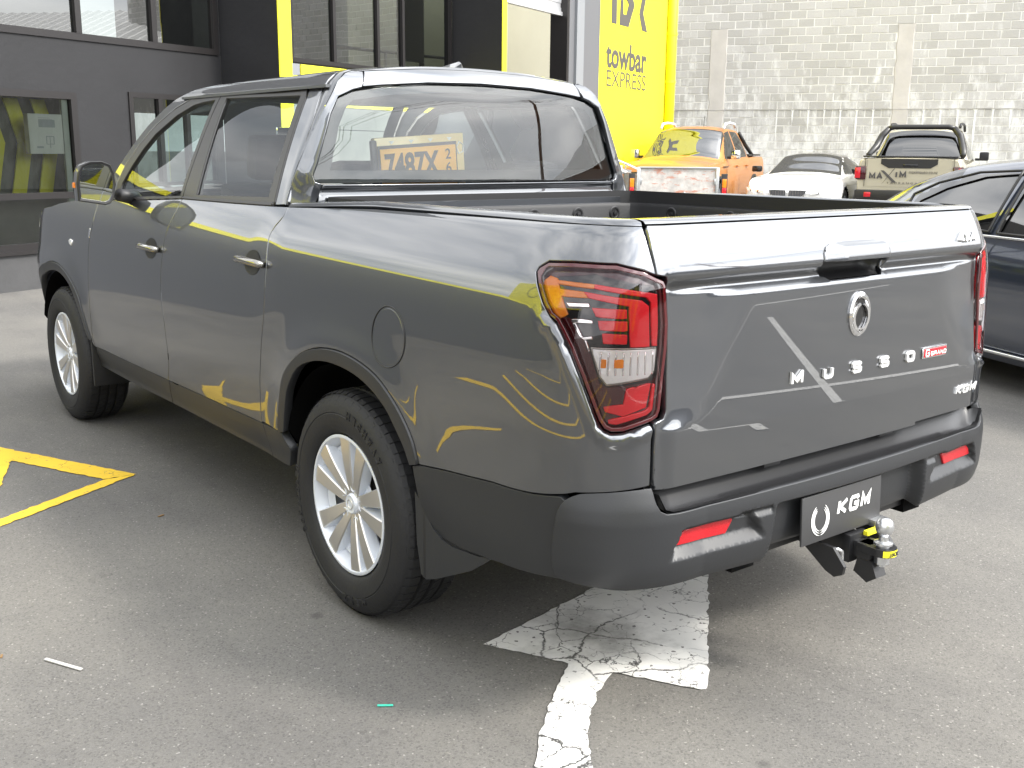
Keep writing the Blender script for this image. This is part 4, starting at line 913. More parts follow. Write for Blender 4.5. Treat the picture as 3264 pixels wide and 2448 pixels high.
# worn road paint
def roadpaint(name,c,crack,wear=.0,stain=None):
    m,n,l,b=nodes(name); P=posn(n)
    w=n.new('ShaderNodeTexNoise'); w.inputs['Scale'].default_value=4; w.inputs['Detail'].default_value=8; w.inputs['Roughness'].default_value=.65; l.new(P,w.inputs['Vector'])
    off=n.new('ShaderNodeVectorMath'); off.operation='MULTIPLY_ADD'; l.new(w.outputs['Color'],off.inputs[0]); off.inputs[1].default_value=(.13,.13,.13); l.new(P,off.inputs[2])
    col=None; cc=mixc(n,l,ramp(n,l,noise(n,l,P,3.2,6),.35,(0,0,0),.7,(1,1,1)),c,tuple(q*.86 for q in c))
    for sc,wd,ms in ((3.0,.010,(.34,.48)),(7,.012,(.42,.54)),(22,.022,(.52,.60))):
        if not crack and sc<20: continue
        v=n.new('ShaderNodeTexVoronoi'); v.feature='DISTANCE_TO_EDGE'; v.inputs['Scale'].default_value=sc; l.new(off.outputs[0],v.inputs['Vector'])
        f=ramp(n,l,v.outputs['Distance'],wd*.35,(1,1,1),wd*1.3,(0,0,0)); g=ramp(n,l,noise(n,l,P,2.6 if sc<20 else 7,4),ms[0],(0,0,0),ms[1],(1,1,1))
        k=mixc(n,l,1.0,f,g,'MULTIPLY'); cc=mixc(n,l,k,cc,(.035,.034,.033))
    sp=n.new('ShaderNodeTexVoronoi'); sp.inputs['Scale'].default_value=115; l.new(P,sp.inputs['Vector']); s=n.new('ShaderNodeSeparateColor'); l.new(sp.outputs['Color'],s.inputs[0])
    cc=mixc(n,l,ramp(n,l,s.outputs[0],.975-wear,(0,0,0),.985-wear,(1,1,1)),cc,(.12,.115,.11))
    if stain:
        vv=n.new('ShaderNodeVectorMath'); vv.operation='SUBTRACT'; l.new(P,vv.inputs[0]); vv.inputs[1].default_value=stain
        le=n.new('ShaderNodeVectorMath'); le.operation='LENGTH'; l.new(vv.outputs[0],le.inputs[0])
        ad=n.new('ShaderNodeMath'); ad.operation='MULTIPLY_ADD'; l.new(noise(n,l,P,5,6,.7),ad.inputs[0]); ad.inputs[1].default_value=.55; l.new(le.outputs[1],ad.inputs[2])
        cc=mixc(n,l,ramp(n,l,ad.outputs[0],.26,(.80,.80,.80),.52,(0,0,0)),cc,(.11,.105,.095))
    l.new(cc,b.inputs['Base Color']); b.inputs['Roughness'].default_value=.7
    bp=n.new('ShaderNodeBump'); bp.inputs['Strength'].default_value=.3; bp.inputs['Distance'].default_value=.003; l.new(noise(n,l,P,160,4),bp.inputs['Height']); l.new(bp.outputs[0],b.inputs['Normal'])
    return m
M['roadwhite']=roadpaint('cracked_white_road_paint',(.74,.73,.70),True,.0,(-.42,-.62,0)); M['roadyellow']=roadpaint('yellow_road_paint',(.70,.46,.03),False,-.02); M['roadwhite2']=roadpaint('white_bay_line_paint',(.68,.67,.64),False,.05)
def gz(x,y): return .0135*max(0.0,(x*.83+y*.56)-9.0) if x>2 else 0.0
xs=sorted(set([-300,-150,-80,-40,-20,-10,-5,0,2,4,6,8,10,12,14,16,18,20,24,28,34,45,70,120,300])); ys=sorted(set([-300,-150,-80,-40,-20,-10,-5,0,2,4,6,8,10,12,14,16,18,20,26,34,45,70,120,300]))
G=[[(x,y,min(gz(x,y),.5)) for y in ys] for x in xs]
tag(MB().grid(np.array(G,float)).build('ground','asphalt',None,True),kind='structure')
def sheet(name,pts,m,z=.004): 
    o=mk(name,[(x,y,gz(x,y)+z) for x,y in pts],[tuple(range(len(pts)))],m,None,False); return tag(o,kind='structure')
apx=(.629,-.180)
ar=[(-.731,-.468),(-.595,-.719)]+[(-.775,-.849),(-.914,-.970),(-1.025,-1.083),(-1.135,-1.22),(-1.215,-1.40),(-1.255,-1.65),(-1.26,-1.95)]+[(-1.12,-1.95),(-1.11,-1.66),(-1.07,-1.46),(-1.0,-1.30),(-.91,-1.17),(-.823,-1.058),(-.744,-.978),(-.646,-.902),(-.53,-.841),(-.384,-1.087),apx]
# triangulated so the outline may be concave, with slightly ragged edges
def rag(P,a=.0035,h=.025):
    Q=densify(P,h); return Q+RNG.normal(0,a,Q.shape)*.8
def flat(name,P,m,z=.004,ragged=True,par=None):
    Q=rag(P) if ragged else np.array(P,float); r=delaunay_2d_cdt([Vector(q) for q in Q.tolist()],[(i,(i+1)%len(Q)) for i in range(len(Q))],[],0,1e-7)
    V=np.array([tuple(q) for q in r[0]]); T=np.array(r[2]); T=T[inside(Q,V[T].mean(1))]
    f=[t if area2(V[t])>0 else t[::-1] for t in T.tolist()]
    o=mk(name,[(x,y,gz(x,y)+z) for x,y in V],f,m,par,False); return o
tag(flat('painted_arrow',ar,'roadwhite'),'cracked white direction arrow painted on the asphalt under the rear bumper','road marking')
def line(a,b,w): a=np.array(a);b=np.array(b);d=(b-a)/np.linalg.norm(b-a);n_=np.array([-d[1],d[0]])*w/2; return [tuple(a+n_),tuple(b+n_),tuple(b-n_),tuple(a-n_)]
ap=np.array([-1.01,1.941]); A_=np.array([-1.417,2.802])-ap; B_=np.array([-1.69,1.556])-ap; uA=A_/np.linalg.norm(A_); uB=B_/np.linalg.norm(B_)
ia=np.array([-1.157,1.946]); 
tri=[tuple(ap),tuple(ap+uA*2.6),tuple(ap+uA*2.6+np.array([-.12,-.03])),tuple(ia+uA*1.25),tuple(ia+uA*.66),(-1.57,2.104),(-1.66,1.86),tuple(ia+uB*.40),tuple(ia),] 
o1=[tuple(ap),tuple(ap+uA*2.4),tuple(ap+uA*2.4+np.array([-.14,-.02])),tuple(ia+uA*.0)]
yt=flat('painted_triangle',[tuple(ap),tuple(ap+uA*1.25),tuple(ia+uA*1.10),tuple(ia)],'roadyellow'); tag(yt,'yellow painted line running to the point of a triangle left of the pickup, far side','road marking')
yt=flat('painted_triangle',[tuple(ap+uB*.0+np.array([-.002,-.004])),tuple(ia+np.array([-.004,-.008])),tuple(ia+uB*1.6),tuple(ap+uB*1.7)],'roadyellow',.004); tag(yt,'yellow painted line slanting out of the frame from the triangle point, near side','road marking')
yt=flat('painted_triangle',[(-1.418,2.552),(-1.46,2.78),(-1.64,2.28),(-1.88,1.62),(-1.80,1.60),(-1.57,2.104)],'roadyellow',.0045); tag(yt,'yellow painted bar crossing the triangle at the left edge of the frame','road marking')
for i,x in enumerate((-3.6,-4.3,-5.2,-6.4)): tag(flat('yellow_lane_line',line((x,-5),(x-.1,3.2),.11),'roadyellow',.004,False),kind='structure')
for i,(a,b_) in enumerate((((-3.2,-6.5),(6.5,-3.4)),((1.8,-3.0),(3.6,-8.5)),((3.4,-3.6),(7.2,-7.6)),((-8,-9.5),(12,-8.5)))): tag(flat('bay_line',line(a,b_,.09),'roadwhite2',.004+.0006*i,False),kind='structure')
# little litter
tag(MB().bbox(-.075,.075,-.006,.006,0,.005,.002,Matrix.Translation((-1.816,.183,.002))@Matrix.Rotation(math.radians(-63),4,'Z')).build('plastic_strip',mat('dull_plastic',(.42,.41,.39),.6),None,True),'small pale plastic strip lying on the asphalt at lower left','litter')
q=MB().bbox(-.022,.022,-.003,.003,0,.004,.001,Matrix.Translation((-1.17,-.60,.002))@Matrix.Rotation(math.radians(-35),4,'Z')).build('green_straw_piece',mat('green_plastic',(.05,.5,.36),.4),None,True); tag(q,'tiny green plastic piece on the asphalt below the rear wheel','litter')
LL=['brown leaf fragment beside the pickup between its wheels','brown leaf fragment left of the pale plastic strip','leaf fragment in front of the rear wheel contact','leaf fragment right of the arrow stem near the bottom edge','largest leaf fragment right of the arrow head','leaf fragment under the number plate shadow','leaf fragment just right of the white arrow base','leaf fragment between plastic strip and rear wheel']
for i,(x,y,a,s_) in enumerate(((-1.12,1.3,20,.028),(-1.95,.35,70,.02))):
    o=MB().box(-s_/2,s_/2,-s_*.16,s_*.16,0,.003,Matrix.Translation((x,y,.002))@Matrix.Rotation(math.radians(a),4,'Z')).build('dry_leaf',mat('dry_leaf',(.20,.12,.05),.8) if i==0 else bpy.data.materials['dry_leaf'],None); tag(o,LL[i],'leaf','scattered dry leaf fragments')
# ---------------- workshop building ----------------
_a=math.radians(67.8); DX,DY=math.sin(_a),math.cos(_a)
PA=(-.04,9.09); PBk=(3.3947,9.4216)
def bl0(s,d,z): return (PA[0]+DX*s+DY*d, PA[1]+DY*s-DX*d, z)
def bl1(s,d,z): return (PBk[0]+DX*s+DY*d, PBk[1]+DY*s-DX*d, z)
WB=empty('workshop_building',(0,0,0),0,'charcoal workshop building with office windows, yellow edged fins and tall yellow towbar sign wall','building')
def bbx(fn,s0,s1,d0,d1,z0,z1):
    v=[fn(s,d,z) for s in (s0,s1) for d in (d0,d1) for z in (z0,z1)]
    return MB().add(v,[(0,1,3,2)[::-1],(4,6,7,5)[::-1],(0,4,5,1)[::-1],(2,3,7,6)[::-1],(0,2,6,4)[::-1],(1,5,7,3)[::-1]])
def bbo(name,fn,s0,s1,d0,d1,z0,z1,m,par=WB,b=None): return bbx(fn,s0,s1,d0,d1,z0,z1).build(name,m,par)
def wallh(name,fn,s0,s1,z0,z1,holes,m,par=WB,dep=.14):
    S=sorted({s0,s1,*[h[0] for h in holes],*[h[1] for h in holes]}); Z=sorted({z0,z1,*[h[2] for h in holes],*[h[3] for h in holes]}); B=MB()
    for i in range(len(S)-1):
        for j in range(len(Z)-1):
            cs=(S[i]+S[i+1])/2; cz=(Z[j]+Z[j+1])/2
            if any(h[0]<cs<h[1] and h[2]<cz<h[3] for h in holes): continue
            B.add([fn(S[i],0,Z[j]),fn(S[i+1],0,Z[j]),fn(S[i+1],0,Z[j+1]),fn(S[i],0,Z[j+1])],[(0,1,2,3)])
    for h in holes:
        a,b,c,d=h; B.add([fn(a,0,c),fn(b,0,c),fn(b,0,d),fn(a,0,d),fn(a,-dep,c),fn(b,-dep,c),fn(b,-dep,d),fn(a,-dep,d)],[(0,4,5,1),(1,5,6,2),(2,6,7,3),(3,7,4,0)])
    return B.build(name,m,par)
def window(fn,s0,s1,z0,z1,mull=(),gm='glass_pane',fw=.06,fd=.05,out=.02,rec=.06,trans=(),label=None):
    """a frame with panes; mull: s positions of mullions"""
    fr=empty('window',(0,0,0),parent=WB)
    e=[(s0,s1,z0,z0+fw),(s0,s1,z1-fw,z1),(s0,s0+fw,z0+fw,z1-fw),(s1-fw,s1,z0+fw,z1-fw)]
    for a,b,c,d in e: bbo('frame_rail',fn,a,b,-fd,out,c,d,'frame',fr)
    for s in mull: bbo('mullion',fn,s-fw*.5,s+fw*.5,-fd,out+.004,z0+fw,z1-fw,'frame',fr)
    ss=[s0+fw]+[q for s in mull for q in (s-fw*.5,s+fw*.5)]+[s1-fw]
    for z in trans:
        for i in range(0,len(ss),2): bbo('transom',fn,ss[i],ss[i+1],-fd,out-.004,z-fw*.45,z+fw*.45,'frame',fr)
    zz=[z0+fw]+[q for z in trans for q in (z-fw*.45,z+fw*.45)]+[z1-fw]
    for i in range(0,len(ss),2):
        for j in range(0,len(zz),2):
            o=MB().add([fn(ss[i],-.02,zz[j]),fn(ss[i+1],-.02,zz[j]),fn(ss[i+1],-.02+RNG.normal(0,.0025),zz[j+1]),fn(ss[i],-.02+RNG.normal(0,.0025),zz[j+1])],[(0,1,2,3)]).build('pane',gm,fr)
    return fr
M['noticeg']=mat('printed_grey',(.45,.47,.50),.6); M['charc3']=mat('mid_grey_paint',(.115,.118,.125),.5)
M['charc2']=mat('plinth_paint',(.055,.055,.056),.6,0,0,.4,.3,20,.15,2)
H0=[(-1.35,3.31,2.66,4.7),(-1.3,1.13,.42,2.10),(1.85,3.25,1.05,2.145)]
wallh('front_wall',bl0,-1.5,3.347,-.2,7.5,H0,'charcoal')
bbo('plinth',bl0,-1.5,3.347,-.02,.012,-.2,.385,'charc2')
bbo('sill',bl0,-1.3,1.17,.0,.05,.385,.42,'frame')
window(bl0,-1.35,3.31,2.66,4.7,(.1,1.23,2.29),'glass_pane',.075)
window(bl0,-1.3,1.13,.42,2.10,(-.35,),'glass_low',.075,trans=(.995,))
window(bl0,1.85,3.25,1.05,2.145,(2.31,2.74),'glass_pane',.06)
# interior of the office seen through the glass
M['office']=mat('office_interior_wall',(.16,.16,.15),.8,0,0,.3,0,1,.25,1.2); M['officef']=mat('office_floor',(.09,.085,.08),.6)
bbo('end_wall',bl0,-1.52,-1.50,-6,-.002,-.2,7.5,'charcoal')
MB().add([bl0(-1.5,-2.6,-.1),bl0(3.3,-2.6,-.1),bl0(3.3,-2.6,7),bl0(-1.5,-2.6,7)],[(0,1,2,3)]).build('office_back_wall','office',WB)
MB().add([bl0(-1.5,-2.6,2.35),bl0(3.3,-2.6,2.35),bl0(3.3,-.05,2.35),bl0(-1.5,-.05,2.35)],[(0,1,2,3)]).build('upper_floor','officef',WB)
MB().add([bl0(-1.5,-2.6,.02),bl0(3.3,-2.6,.02),bl0(3.3,-.02,.02),bl0(-1.5,-.02,.02)],[(0,1,2,3)]).build('lower_floor','officef',WB)
bbo('blind',bl0,2.55,3.23,-.35,-.33,2.74,4.6,'office')
for k in range(5):   # yellow chevrons set behind the pane to stand in for its reflection
    s=-.55+k*.33
    B=MB(); B.prism([(s,2.02),(s+.17,2.02),(s+.31,1.55),(s+.17,.95),(s,.95),(s+.14,1.55)],-.30,-.28,lambda a,b,d:bl0(a,d,b)); B.build('chevron','yellow',WB)
bbo('partition',bl0,-1.5,1.3,-.38,-.33,0.02,2.3,'office')
wc=empty('notice_board',(0,0,0),parent=WB); bbo('notice',bl0,.535,.955,-.10,-.03,1.44,1.86,'white',wc)
bbo('notice_text',bl0,.66,.86,-.0295,-.0285,1.72,1.80,'noticeg',wc)
for k in range(6): bbo('notice_text',bl0,.66,.80+.03*(k%3),-.0295,-.028,1.815-.016*k,1.820-.016*k,'noticeg',wc)
for a,b,c,d in ((.74,.84,1.62,1.628),(.74,.748,1.54,1.62),(.832,.84,1.54,1.62),(.74,.84,1.54,1.546),(.62,.70,1.50,1.52),(.785,.79,1.50,1.62)): bbo('notice_text',bl0,a,b,-.0295,-.028,c,d,'noticeg',wc)
bbo('window_jamb',bl0,.965,1.04,-.06,-.03,.50,2.02,mat('pale_jamb',(.55,.58,.55),.5),WB)
M['workwall']=mat('cream_workshop_wall',(.30,.29,.235),.8,0,0,.3,0,1,.06,.6)
# fins with yellow edges
LW=empty('low_wing',(0,0,0),0,'single storey grey wing with thin yellow parapet strip, beyond the left edge of the workshop','building')
bbo('wall',bl0,-26,-1.52,-3,-.01,-.2,2.50,mat('blue_grey_wall2',(.060,.064,.072),.7),LW); bbo('yellow_fascia',bl0,-26,-1.52,-3,.02,2.502,2.66,'yellow',LW)
for s in (.042,5.424):
    w=.231 if s<1 else .143
    bbo('fin_wall',bl1,s+.004,s+w-.004,-.992,-.012,-.2,7.5,'charcoal'); bbo('fin_edge',bl1,s,s+w,-.012,.0,-.2,7.5,'yellow')
# recessed wall with ribbon window and yellow fascia
wallh('recessed_wall',bl0,3.578,8.729,-.2,7.5,[(3.60,8.70,2.69,4.75)],'charcoal')
window(bl0,3.60,8.70,2.69,4.75,(4.69,5.607,6.651,7.304),'glass_pane',.06)
MB().add([bl0(3.6,-2.2,2),bl0(8.7,-2.2,2),bl0(8.7,-2.2,6),bl0(3.6,-2.2,6)],[(0,1,2,3)]).build('office_back_wall','office',WB)
bbo('blind',bl0,7.70,8.45,-.40,-.38,2.95,4.7,mat('beige_blind',(.30,.27,.23),.8))
bbo('grey_band',bl0,3.60,4.83,.0,.02,1.8,2.67,'pillargrey'); bbo('fascia_board',bl0,4.842,8.70,.0,.03,2.12,2.665,'yellow')
text('fascia_lettering','towbars',.5,bl0(6.7,.036,2.39),(DX,DY,0),(0,0,1),'letter',WB,.006,(2.3,.40),bold=.004)
bbo('lower_wall',bl0,3.60,8.70,.0,.02,-.2,1.79,'office'); bbo('lower_wall',bl0,4.85,8.70,.0,.018,1.80,2.115,'office')
# workshop opening
bbo('door_frame',bl1,7.749,7.837,-.35,-.0,-.2,7.5,'frame'); bbo('grey_pillar',bl1,7.837,8.092,-.35,-.02,-.2,7.5,'charc3')
bbo('grey_pillar',bl1,8.092,8.393,-.35,.03,-.2,7.5,'pillargrey'); bbo('dark_pillar',bl1,8.393,9.13,-.35,0,-.2,7.5,'charc3')
MB().add([bl1(5.3,-4.2,-.2),bl1(17,-4.2,-.2),bl1(17,-4.2,7.5),bl1(5.3,-4.2,7.5)],[(0,1,2,3)]).build('workshop_back_wall','workwall',WB)
bbo('wall_joint',bl1,6.3,6.312,-4.2,-4.195,0,6,'frame'); 
MB().tube([bl1(4.8,-3.0,3.26),bl1(9.2,-3.0,3.34)],.03,8).build('steel_rail','frame',WB,True)
MB().tube([bl1(6.25,-3.0,3.28),bl1(6.25,-3.0,2.2)],.025,8).build('steel_rail','frame',WB,True)
B=MB(); B.prism([(7.10,3.42),(7.36,3.45),(7.36,2.7),(7.30,2.7),(7.24,3.3)],-2.95,-2.90,lambda a,b,d:bl1(a,d,b)); B.build('door_bracket','frame',WB)
rd_=empty('roller_door',(0,0,0),parent=WB)
M['galv']=mat('galvanised_slat',(.62,.63,.64),.35,.6)
for k in range(14): bbo('slat',bl1,5.57,7.748,-.16-.012*(k%2),-.13-.012*(k%2),4.0+.075*k+(.0 if k else .0),4.0+.075*k+.071,'galv',rd_)
bbo('bottom_rail',bl1,5.57,7.748,-.18,-.10,3.93,3.998,'galv',rd_)
# sign wall
bbo('sign_wall',bl1,9.132,12.53,-.30,0.004,-.2,8.0,'yellow')
MB().tube([bl1(12.73,.06,-.1),bl1(12.73,.06,8)],.11,16).build('downpipe','yellow',WB,True)
bbo('pipe_recess',bl1,12.53,12.95,-.30,-.06,-.2,8,'yellow')
for z in (4.077,3.056,1.9): MB().lathe([(.112,-.03),(.122,-.03),(.122,.03),(.112,.03)],18,lambda a,b,h,z=z:bl1(12.73+a,.06+b,z+h)).build('pipe_socket','yellow',WB,True,30)
def sletter(poly,holes=()):
    B=MB(); P=np.array(poly,float)
    if not holes: B.prism(poly if area2(P)>0 else poly[::-1],.004,.012,lambda a,b,d:bl1(a,d,b)); return B.build('sign_letter','letter',WB)
sletter([(9.636,4.0),(9.878,4.0),(9.86,5.0),(10.05,5.0),(10.05,5.2),(9.42,5.2),(9.42,5.0),(9.62,5.0)])
Lb=[(10.015,4.0),(10.463,4.0),(10.74,4.45),(10.60,4.62),(10.72,4.80),(10.5,5.2),(10.10,5.2)]
B=MB()
for q in ([(10.015,4.0),(10.463,4.0),(10.332,4.222),(10.192,4.222)],[(10.015,4.0),(10.192,4.222),(10.171,4.5),(10.05,4.5)],[(10.463,4.0),(10.74,4.45),(10.445,4.435),(10.332,4.222)],[(10.05,4.5),(10.171,4.5),(10.337,4.509),(10.445,4.435),(10.74,4.45),(10.60,4.62),(10.05,4.62)],[(10.05,4.62),(10.60,4.62),(10.72,4.80),(10.5,5.2),(10.10,5.2)]):
    P=np.array(q); B.prism(q if area2(P)>0 else q[::-1],.004,.012,lambda a,b,d:bl1(a,d,b))
B.build('sign_letter','letter',WB)
sletter([(11.166,4.0),(11.442,3.986),(11.195,4.343),(11.32,4.65),(11.50,5.2),(11.25,5.2),(11.141,4.72),(10.989,4.309)])
text('sign_lettering','towbar',.5,bl1(10.445,.008,3.405),(DX,DY,0),(0,0,1),'letter',WB,.008,(2.03,.52),bold=.012)
text('sign_lettering','EXPRESS',.5,bl1(10.47,.008,2.95),(DX,DY,0),(0,0,1),'letter',WB,.008,(1.98,.315),bold=-.003)
# ---------------- block wall ----------------
_b=math.radians(148.5); EX,EY=math.sin(_b),math.cos(_b)
def bw(s,d,z): return (-2.5325+1.095*(20.4825+EX*s+EY*d), -2.9086+1.095*(16.0886+EY*s-EX*d), 1.5166+1.095*(z-1.5166))   # d grows towards the yard
BWL=empty('block_wall',(0,0,0),0,'tall grey concrete block wall with white efflorescence behind the parked cars','wall')
def blockmat():
    m,n,l,b=nodes('concrete_block'); P=posn(n); oi=n.new('ShaderNodeObjectInfo').outputs['Random']; ri=n.new('ShaderNodeNewGeometry').outputs['Random Per Island']
    ad=n.new('ShaderNodeMath'); ad.operation='ADD'; l.new(oi,ad.inputs[0]); l.new(ri,ad.inputs[1]); fr=n.new('ShaderNodeMath'); fr.operation='FRACT'; l.new(ad.outputs[0],fr.inputs[0])
    c=ramp(n,l,fr.outputs[0],.0,(.43,.42,.395),1,(.53,.52,.50))
    sx=n.new('ShaderNodeSeparateXYZ'); l.new(P,sx.inputs[0])
    mp=n.new('ShaderNodeMapping'); mp.inputs['Scale'].default_value=(2.6,2.6,.9); l.new(P,mp.inputs[0])
    e=noise(n,l,mp.outputs[0],1.6,8,.68)
    zr=n.new('ShaderNodeMapRange'); zr.inputs[1].default_value=4.4; zr.inputs[2].default_value=1.2; zr.inputs[3].default_value=-.14; zr.inputs[4].default_value=.075; l.new(sx.outputs[2],zr.inputs[0])
    ea=n.new('ShaderNodeMath'); ea.operation='ADD'; l.new(e,ea.inputs[0]); l.new(zr.outputs[0],ea.inputs[1])
    c=mixc(n,l,ramp(n,l,ea.outputs[0],.46,(0,0,0),.62,(.9,.9,.9)),c,(.80,.80,.78))
    c=mixc(n,l,ramp(n,l,noise(n,l,P,60,3),.35,(0,0,0),.75,(.25,.25,.25)),c,(.14,.13,.12))
    l.new(c,b.inputs['Base Color']); b.inputs['Roughness'].default_value=.9
    bp=n.new('ShaderNodeBump'); bp.inputs['Strength'].default_value=.4; bp.inputs['Distance'].default_value=.01; l.new(noise(n,l,P,45,4),bp.inputs['Height']); l.new(bp.outputs[0],b.inputs['Normal']); return m
M['block']=blockmat(); M['mortar']=mat('pale_mortar',(.72,.71,.68),.9,0,0,.3,.3,40,.1,2); M['render']=mat('sandy_concrete_column',(.52,.495,.46),.9,0,0,.3,.4,18,.08,3)
MB().add([bw(-9,-.008,-.3),bw(22,-.008,-.3),bw(22,-.008,8.2),bw(-9,-.008,8.2)],[(0,1,2,3)]).build('mortar_bed','mortar',BWL)
PW,PH=.356,.1825; base=4.34-24*PH
bmesh_blk=None; proto=None; jn=MB(); cnt=0
def blk(s0,s1,z0,z1,d):
    g=.005; a,b_,c,e=s0+g,s1-g,z0+g,z1-g; k=.008
    return [(a,-.03,c),(b_,-.03,c),(b_,-.03,e),(a,-.03,e),(a+k,d,c+k),(b_-k,d,c+k),(b_-k,d,e-k),(a+k,d,e-k)]
BF=[(4,5,6,7),(0,1,5,4),(1,2,6,5),(2,3,7,6),(3,0,4,7)]
pil=[(-1.75,-1.37),(2.40,2.75)]
cells=[]
for r in range(-1,44):
    z0=base+r*PH; z1=z0+PH; off=0 if r%2 else PW/2
    for k in range(-26,62):
        s0=k*PW+off+.05; s1=s0+PW
        segs=[(s0,s1)]
        if r<24:
            for a,b_ in pil:
                ns=[]
                for x0,x1 in segs:
                    if x1<=a or x0>=b_: ns.append((x0,x1))
                    else:
                        if x0<a: ns.append((x0,a))
                        if x1>b_: ns.append((b_,x1))
                segs=ns
        for x0,x1 in segs:
            if x1-x0>.05 and -9<x0 and x1<22: cells.append((x0,x1,z0,z1))
vis=[c for c in cells if -2.6<c[0]<5.3 and 1.0<c[2]<4.9]; vis.sort(key=lambda c:-(c[0]+c[1])); single=set(vis[:298])
pm={}
for c in cells:
    d=RNG.normal(0,.0022)
    if c in single:
        w=round(c[1]-c[0],3)
        if w not in pm:
            me=bpy.data.meshes.new('block'); v=blk(0,w,0,PH,0.0); o_=[(EX*a+EY*dd,EY*a-EX*dd,z) for a,dd,z in v]; me.from_pydata([(a*1.095,b__*1.095,c__*1.095) for a,b__,c__ in o_],[],BF); me.materials.append(M['block']); pm[w]=me
        o=bpy.data.objects.new('block',pm[w]); o.location=bw(c[0],d,c[2]); o.parent=BWL; COL.objects.link(o)
    else: jn.add([bw(a,dd,z) for a,dd,z in blk(*c,d)],BF)
tag(jn.build('block_courses','block',BWL),kind='stuff')
for a,b_ in pil:
    B=MB(); rows=[]
    for i in range(20):
        z=-.2+(4.34+.2)*i/19; j=RNG.normal(0,.012,2); rows.append([bw(a+j[0]-.02,-.03,z),bw(a+j[0]+.01,.012,z),bw(b_+j[1]-.01,.012,z),bw(b_+j[1]+.02,-.03,z)])
    MB().grid(np.array(rows),True).build('concrete_column','render',BWL,True,40)
bbx(bw,-9,22,.0,.018,base+14*PH-.005,base+14*PH+.002).build('drip_edge',mat('dark_joint',(.42,.41,.39),.9),BWL)
M['lime']=mat('white_lime_streak',(.78,.78,.76),.9)
for r,rng in ((14,range(-1,7)),(14,range(8,15))):
    for k in rng:
        s=k*PW+.05+(PW/2)*(0 if r%2 else 1); h=RNG.uniform(.25,.95); w=RNG.uniform(.018,.035)
        if any(a-.05<s<b_+.05 for a,b_ in pil): continue
        P_=[(s-w*1.6,base+r*PH-.01),(s+w*1.6,base+r*PH-.01),(s+w*.7,base+r*PH-.05),(s+w*.6,base+r*PH-h*.6),(s+w*.15,base+r*PH-h),(s-w*.25,base+r*PH-h),(s-w*.8,base+r*PH-h*.5),(s-w*.6,base+r*PH-.05)]
        mk('lime_streak',[bw(a,.0065,z) for a,z in P_],[tuple(reversed(range(len(P_))))],'lime',BWL,False)
# ---------------- surroundings that show only as reflections ----------------
def simplebox(name,x0,x1,y0,y1,z0,z1,m,par=None): return MB().box(x0,x1,y0,y1,z0,z1).build(name,m,par)
NB=empty('neighbouring_building',(0,0,0),0,'long low grey building with a yellow top strip, left of the yard','building')
simplebox('wall',-17,-14,-1.5,34,-.2,3.5,'charcoal',NB); simplebox('yellow_fascia',-17.02,-13.95,-1.5,34,3.5,3.72,'yellow',NB)
TWR=empty('sign_tower',(0,0,0),0,'tall yellow painted tower with a round dark badge left of the yard','building')
simplebox('wall',-18,-13.9,5,15,-.2,8.6,'yellow',TWR); MB().tube([(-13.88,10+1.5*math.cos(t),6.4+1.1*math.sin(t)) for t in np.linspace(0,2*np.pi,32,endpoint=False)],.07,6,closed=True).build('badge_ring','letter',TWR)
simplebox('base_band',-13.9,-13.86,5,15,-.2,3.4,'charcoal',TWR)
SW=empty('chevron_building',(0,0,0),0,'charcoal building with yellow chevrons behind the camera','building')
simplebox('wall',-11,-.5,-22,-14,-.2,6.0,'pillargrey',SW)
for k in range(4):
    x=-10.5+k*2.5; B=MB(); B.prism([(x,.3),(x+1.0,.3),(x+1.9,3),(x+1.0,5.8),(x,5.8),(x+.9,3)],-13.99,-13.96,lambda a,b,d:(a,d,b)); B.build('chevron','yellow',SW)
WH=empty('warehouse',(0,0,0),0,'block warehouse with brown gutter band and white corrugated roof, right of the yard','building')
M['whiteroof']=mat('white_corrugated_roof',(.72,.72,.70),.6); M['brown']=mat('brown_fascia',(.28,.13,.07),.7)
simplebox('wall',27,40,-26,6,-.2,3.6,'block',WH); simplebox('fascia',26.9,40,-26,6,3.6,4.6,'brown',WH)
rows=[[(26.8+t*8,y,4.6+t*2.6+(.06*(i%2))) for t in (0,1)] for i,y in enumerate(np.linspace(-26.2,6.2,130))]; MB().grid(np.array(rows),True).build('roof','whiteroof',WH,False)
FB=empty('street_building',(0,0,0),0,'low dark shop building across the street behind the camera','building')
simplebox('wall',-6,60,-42,-34,-.2,5.6,mat('dark_brown_wall',(.06,.05,.045),.8),FB); simplebox('roof_edge',-6.2,60.2,-42,-33.8,5.6,5.9,'pillargrey',FB)
PP=empty('power_pole',(0,0,0),0,'wooden power pole with crossarms and wires beyond the street','power pole')
MB().tube([(17,-17,0),(17,-17,9.5)],[.16,.11],10).build('pole','brown',PP,True); 
for z in (8.6,9.1): MB().box(16.0,18.0,-17.08,-16.95,z,z+.1).build('crossarm','brown',PP)
for k in (-.9,-.3,.9): MB().tube([(17+k*1+t*0.6*30,-17+t*30,8.8-2.2*(1-(2*abs(t)-1)**2)*.3) for t in np.linspace(-1,1,17)],.02,4).build('wire','blackpaint',PP)
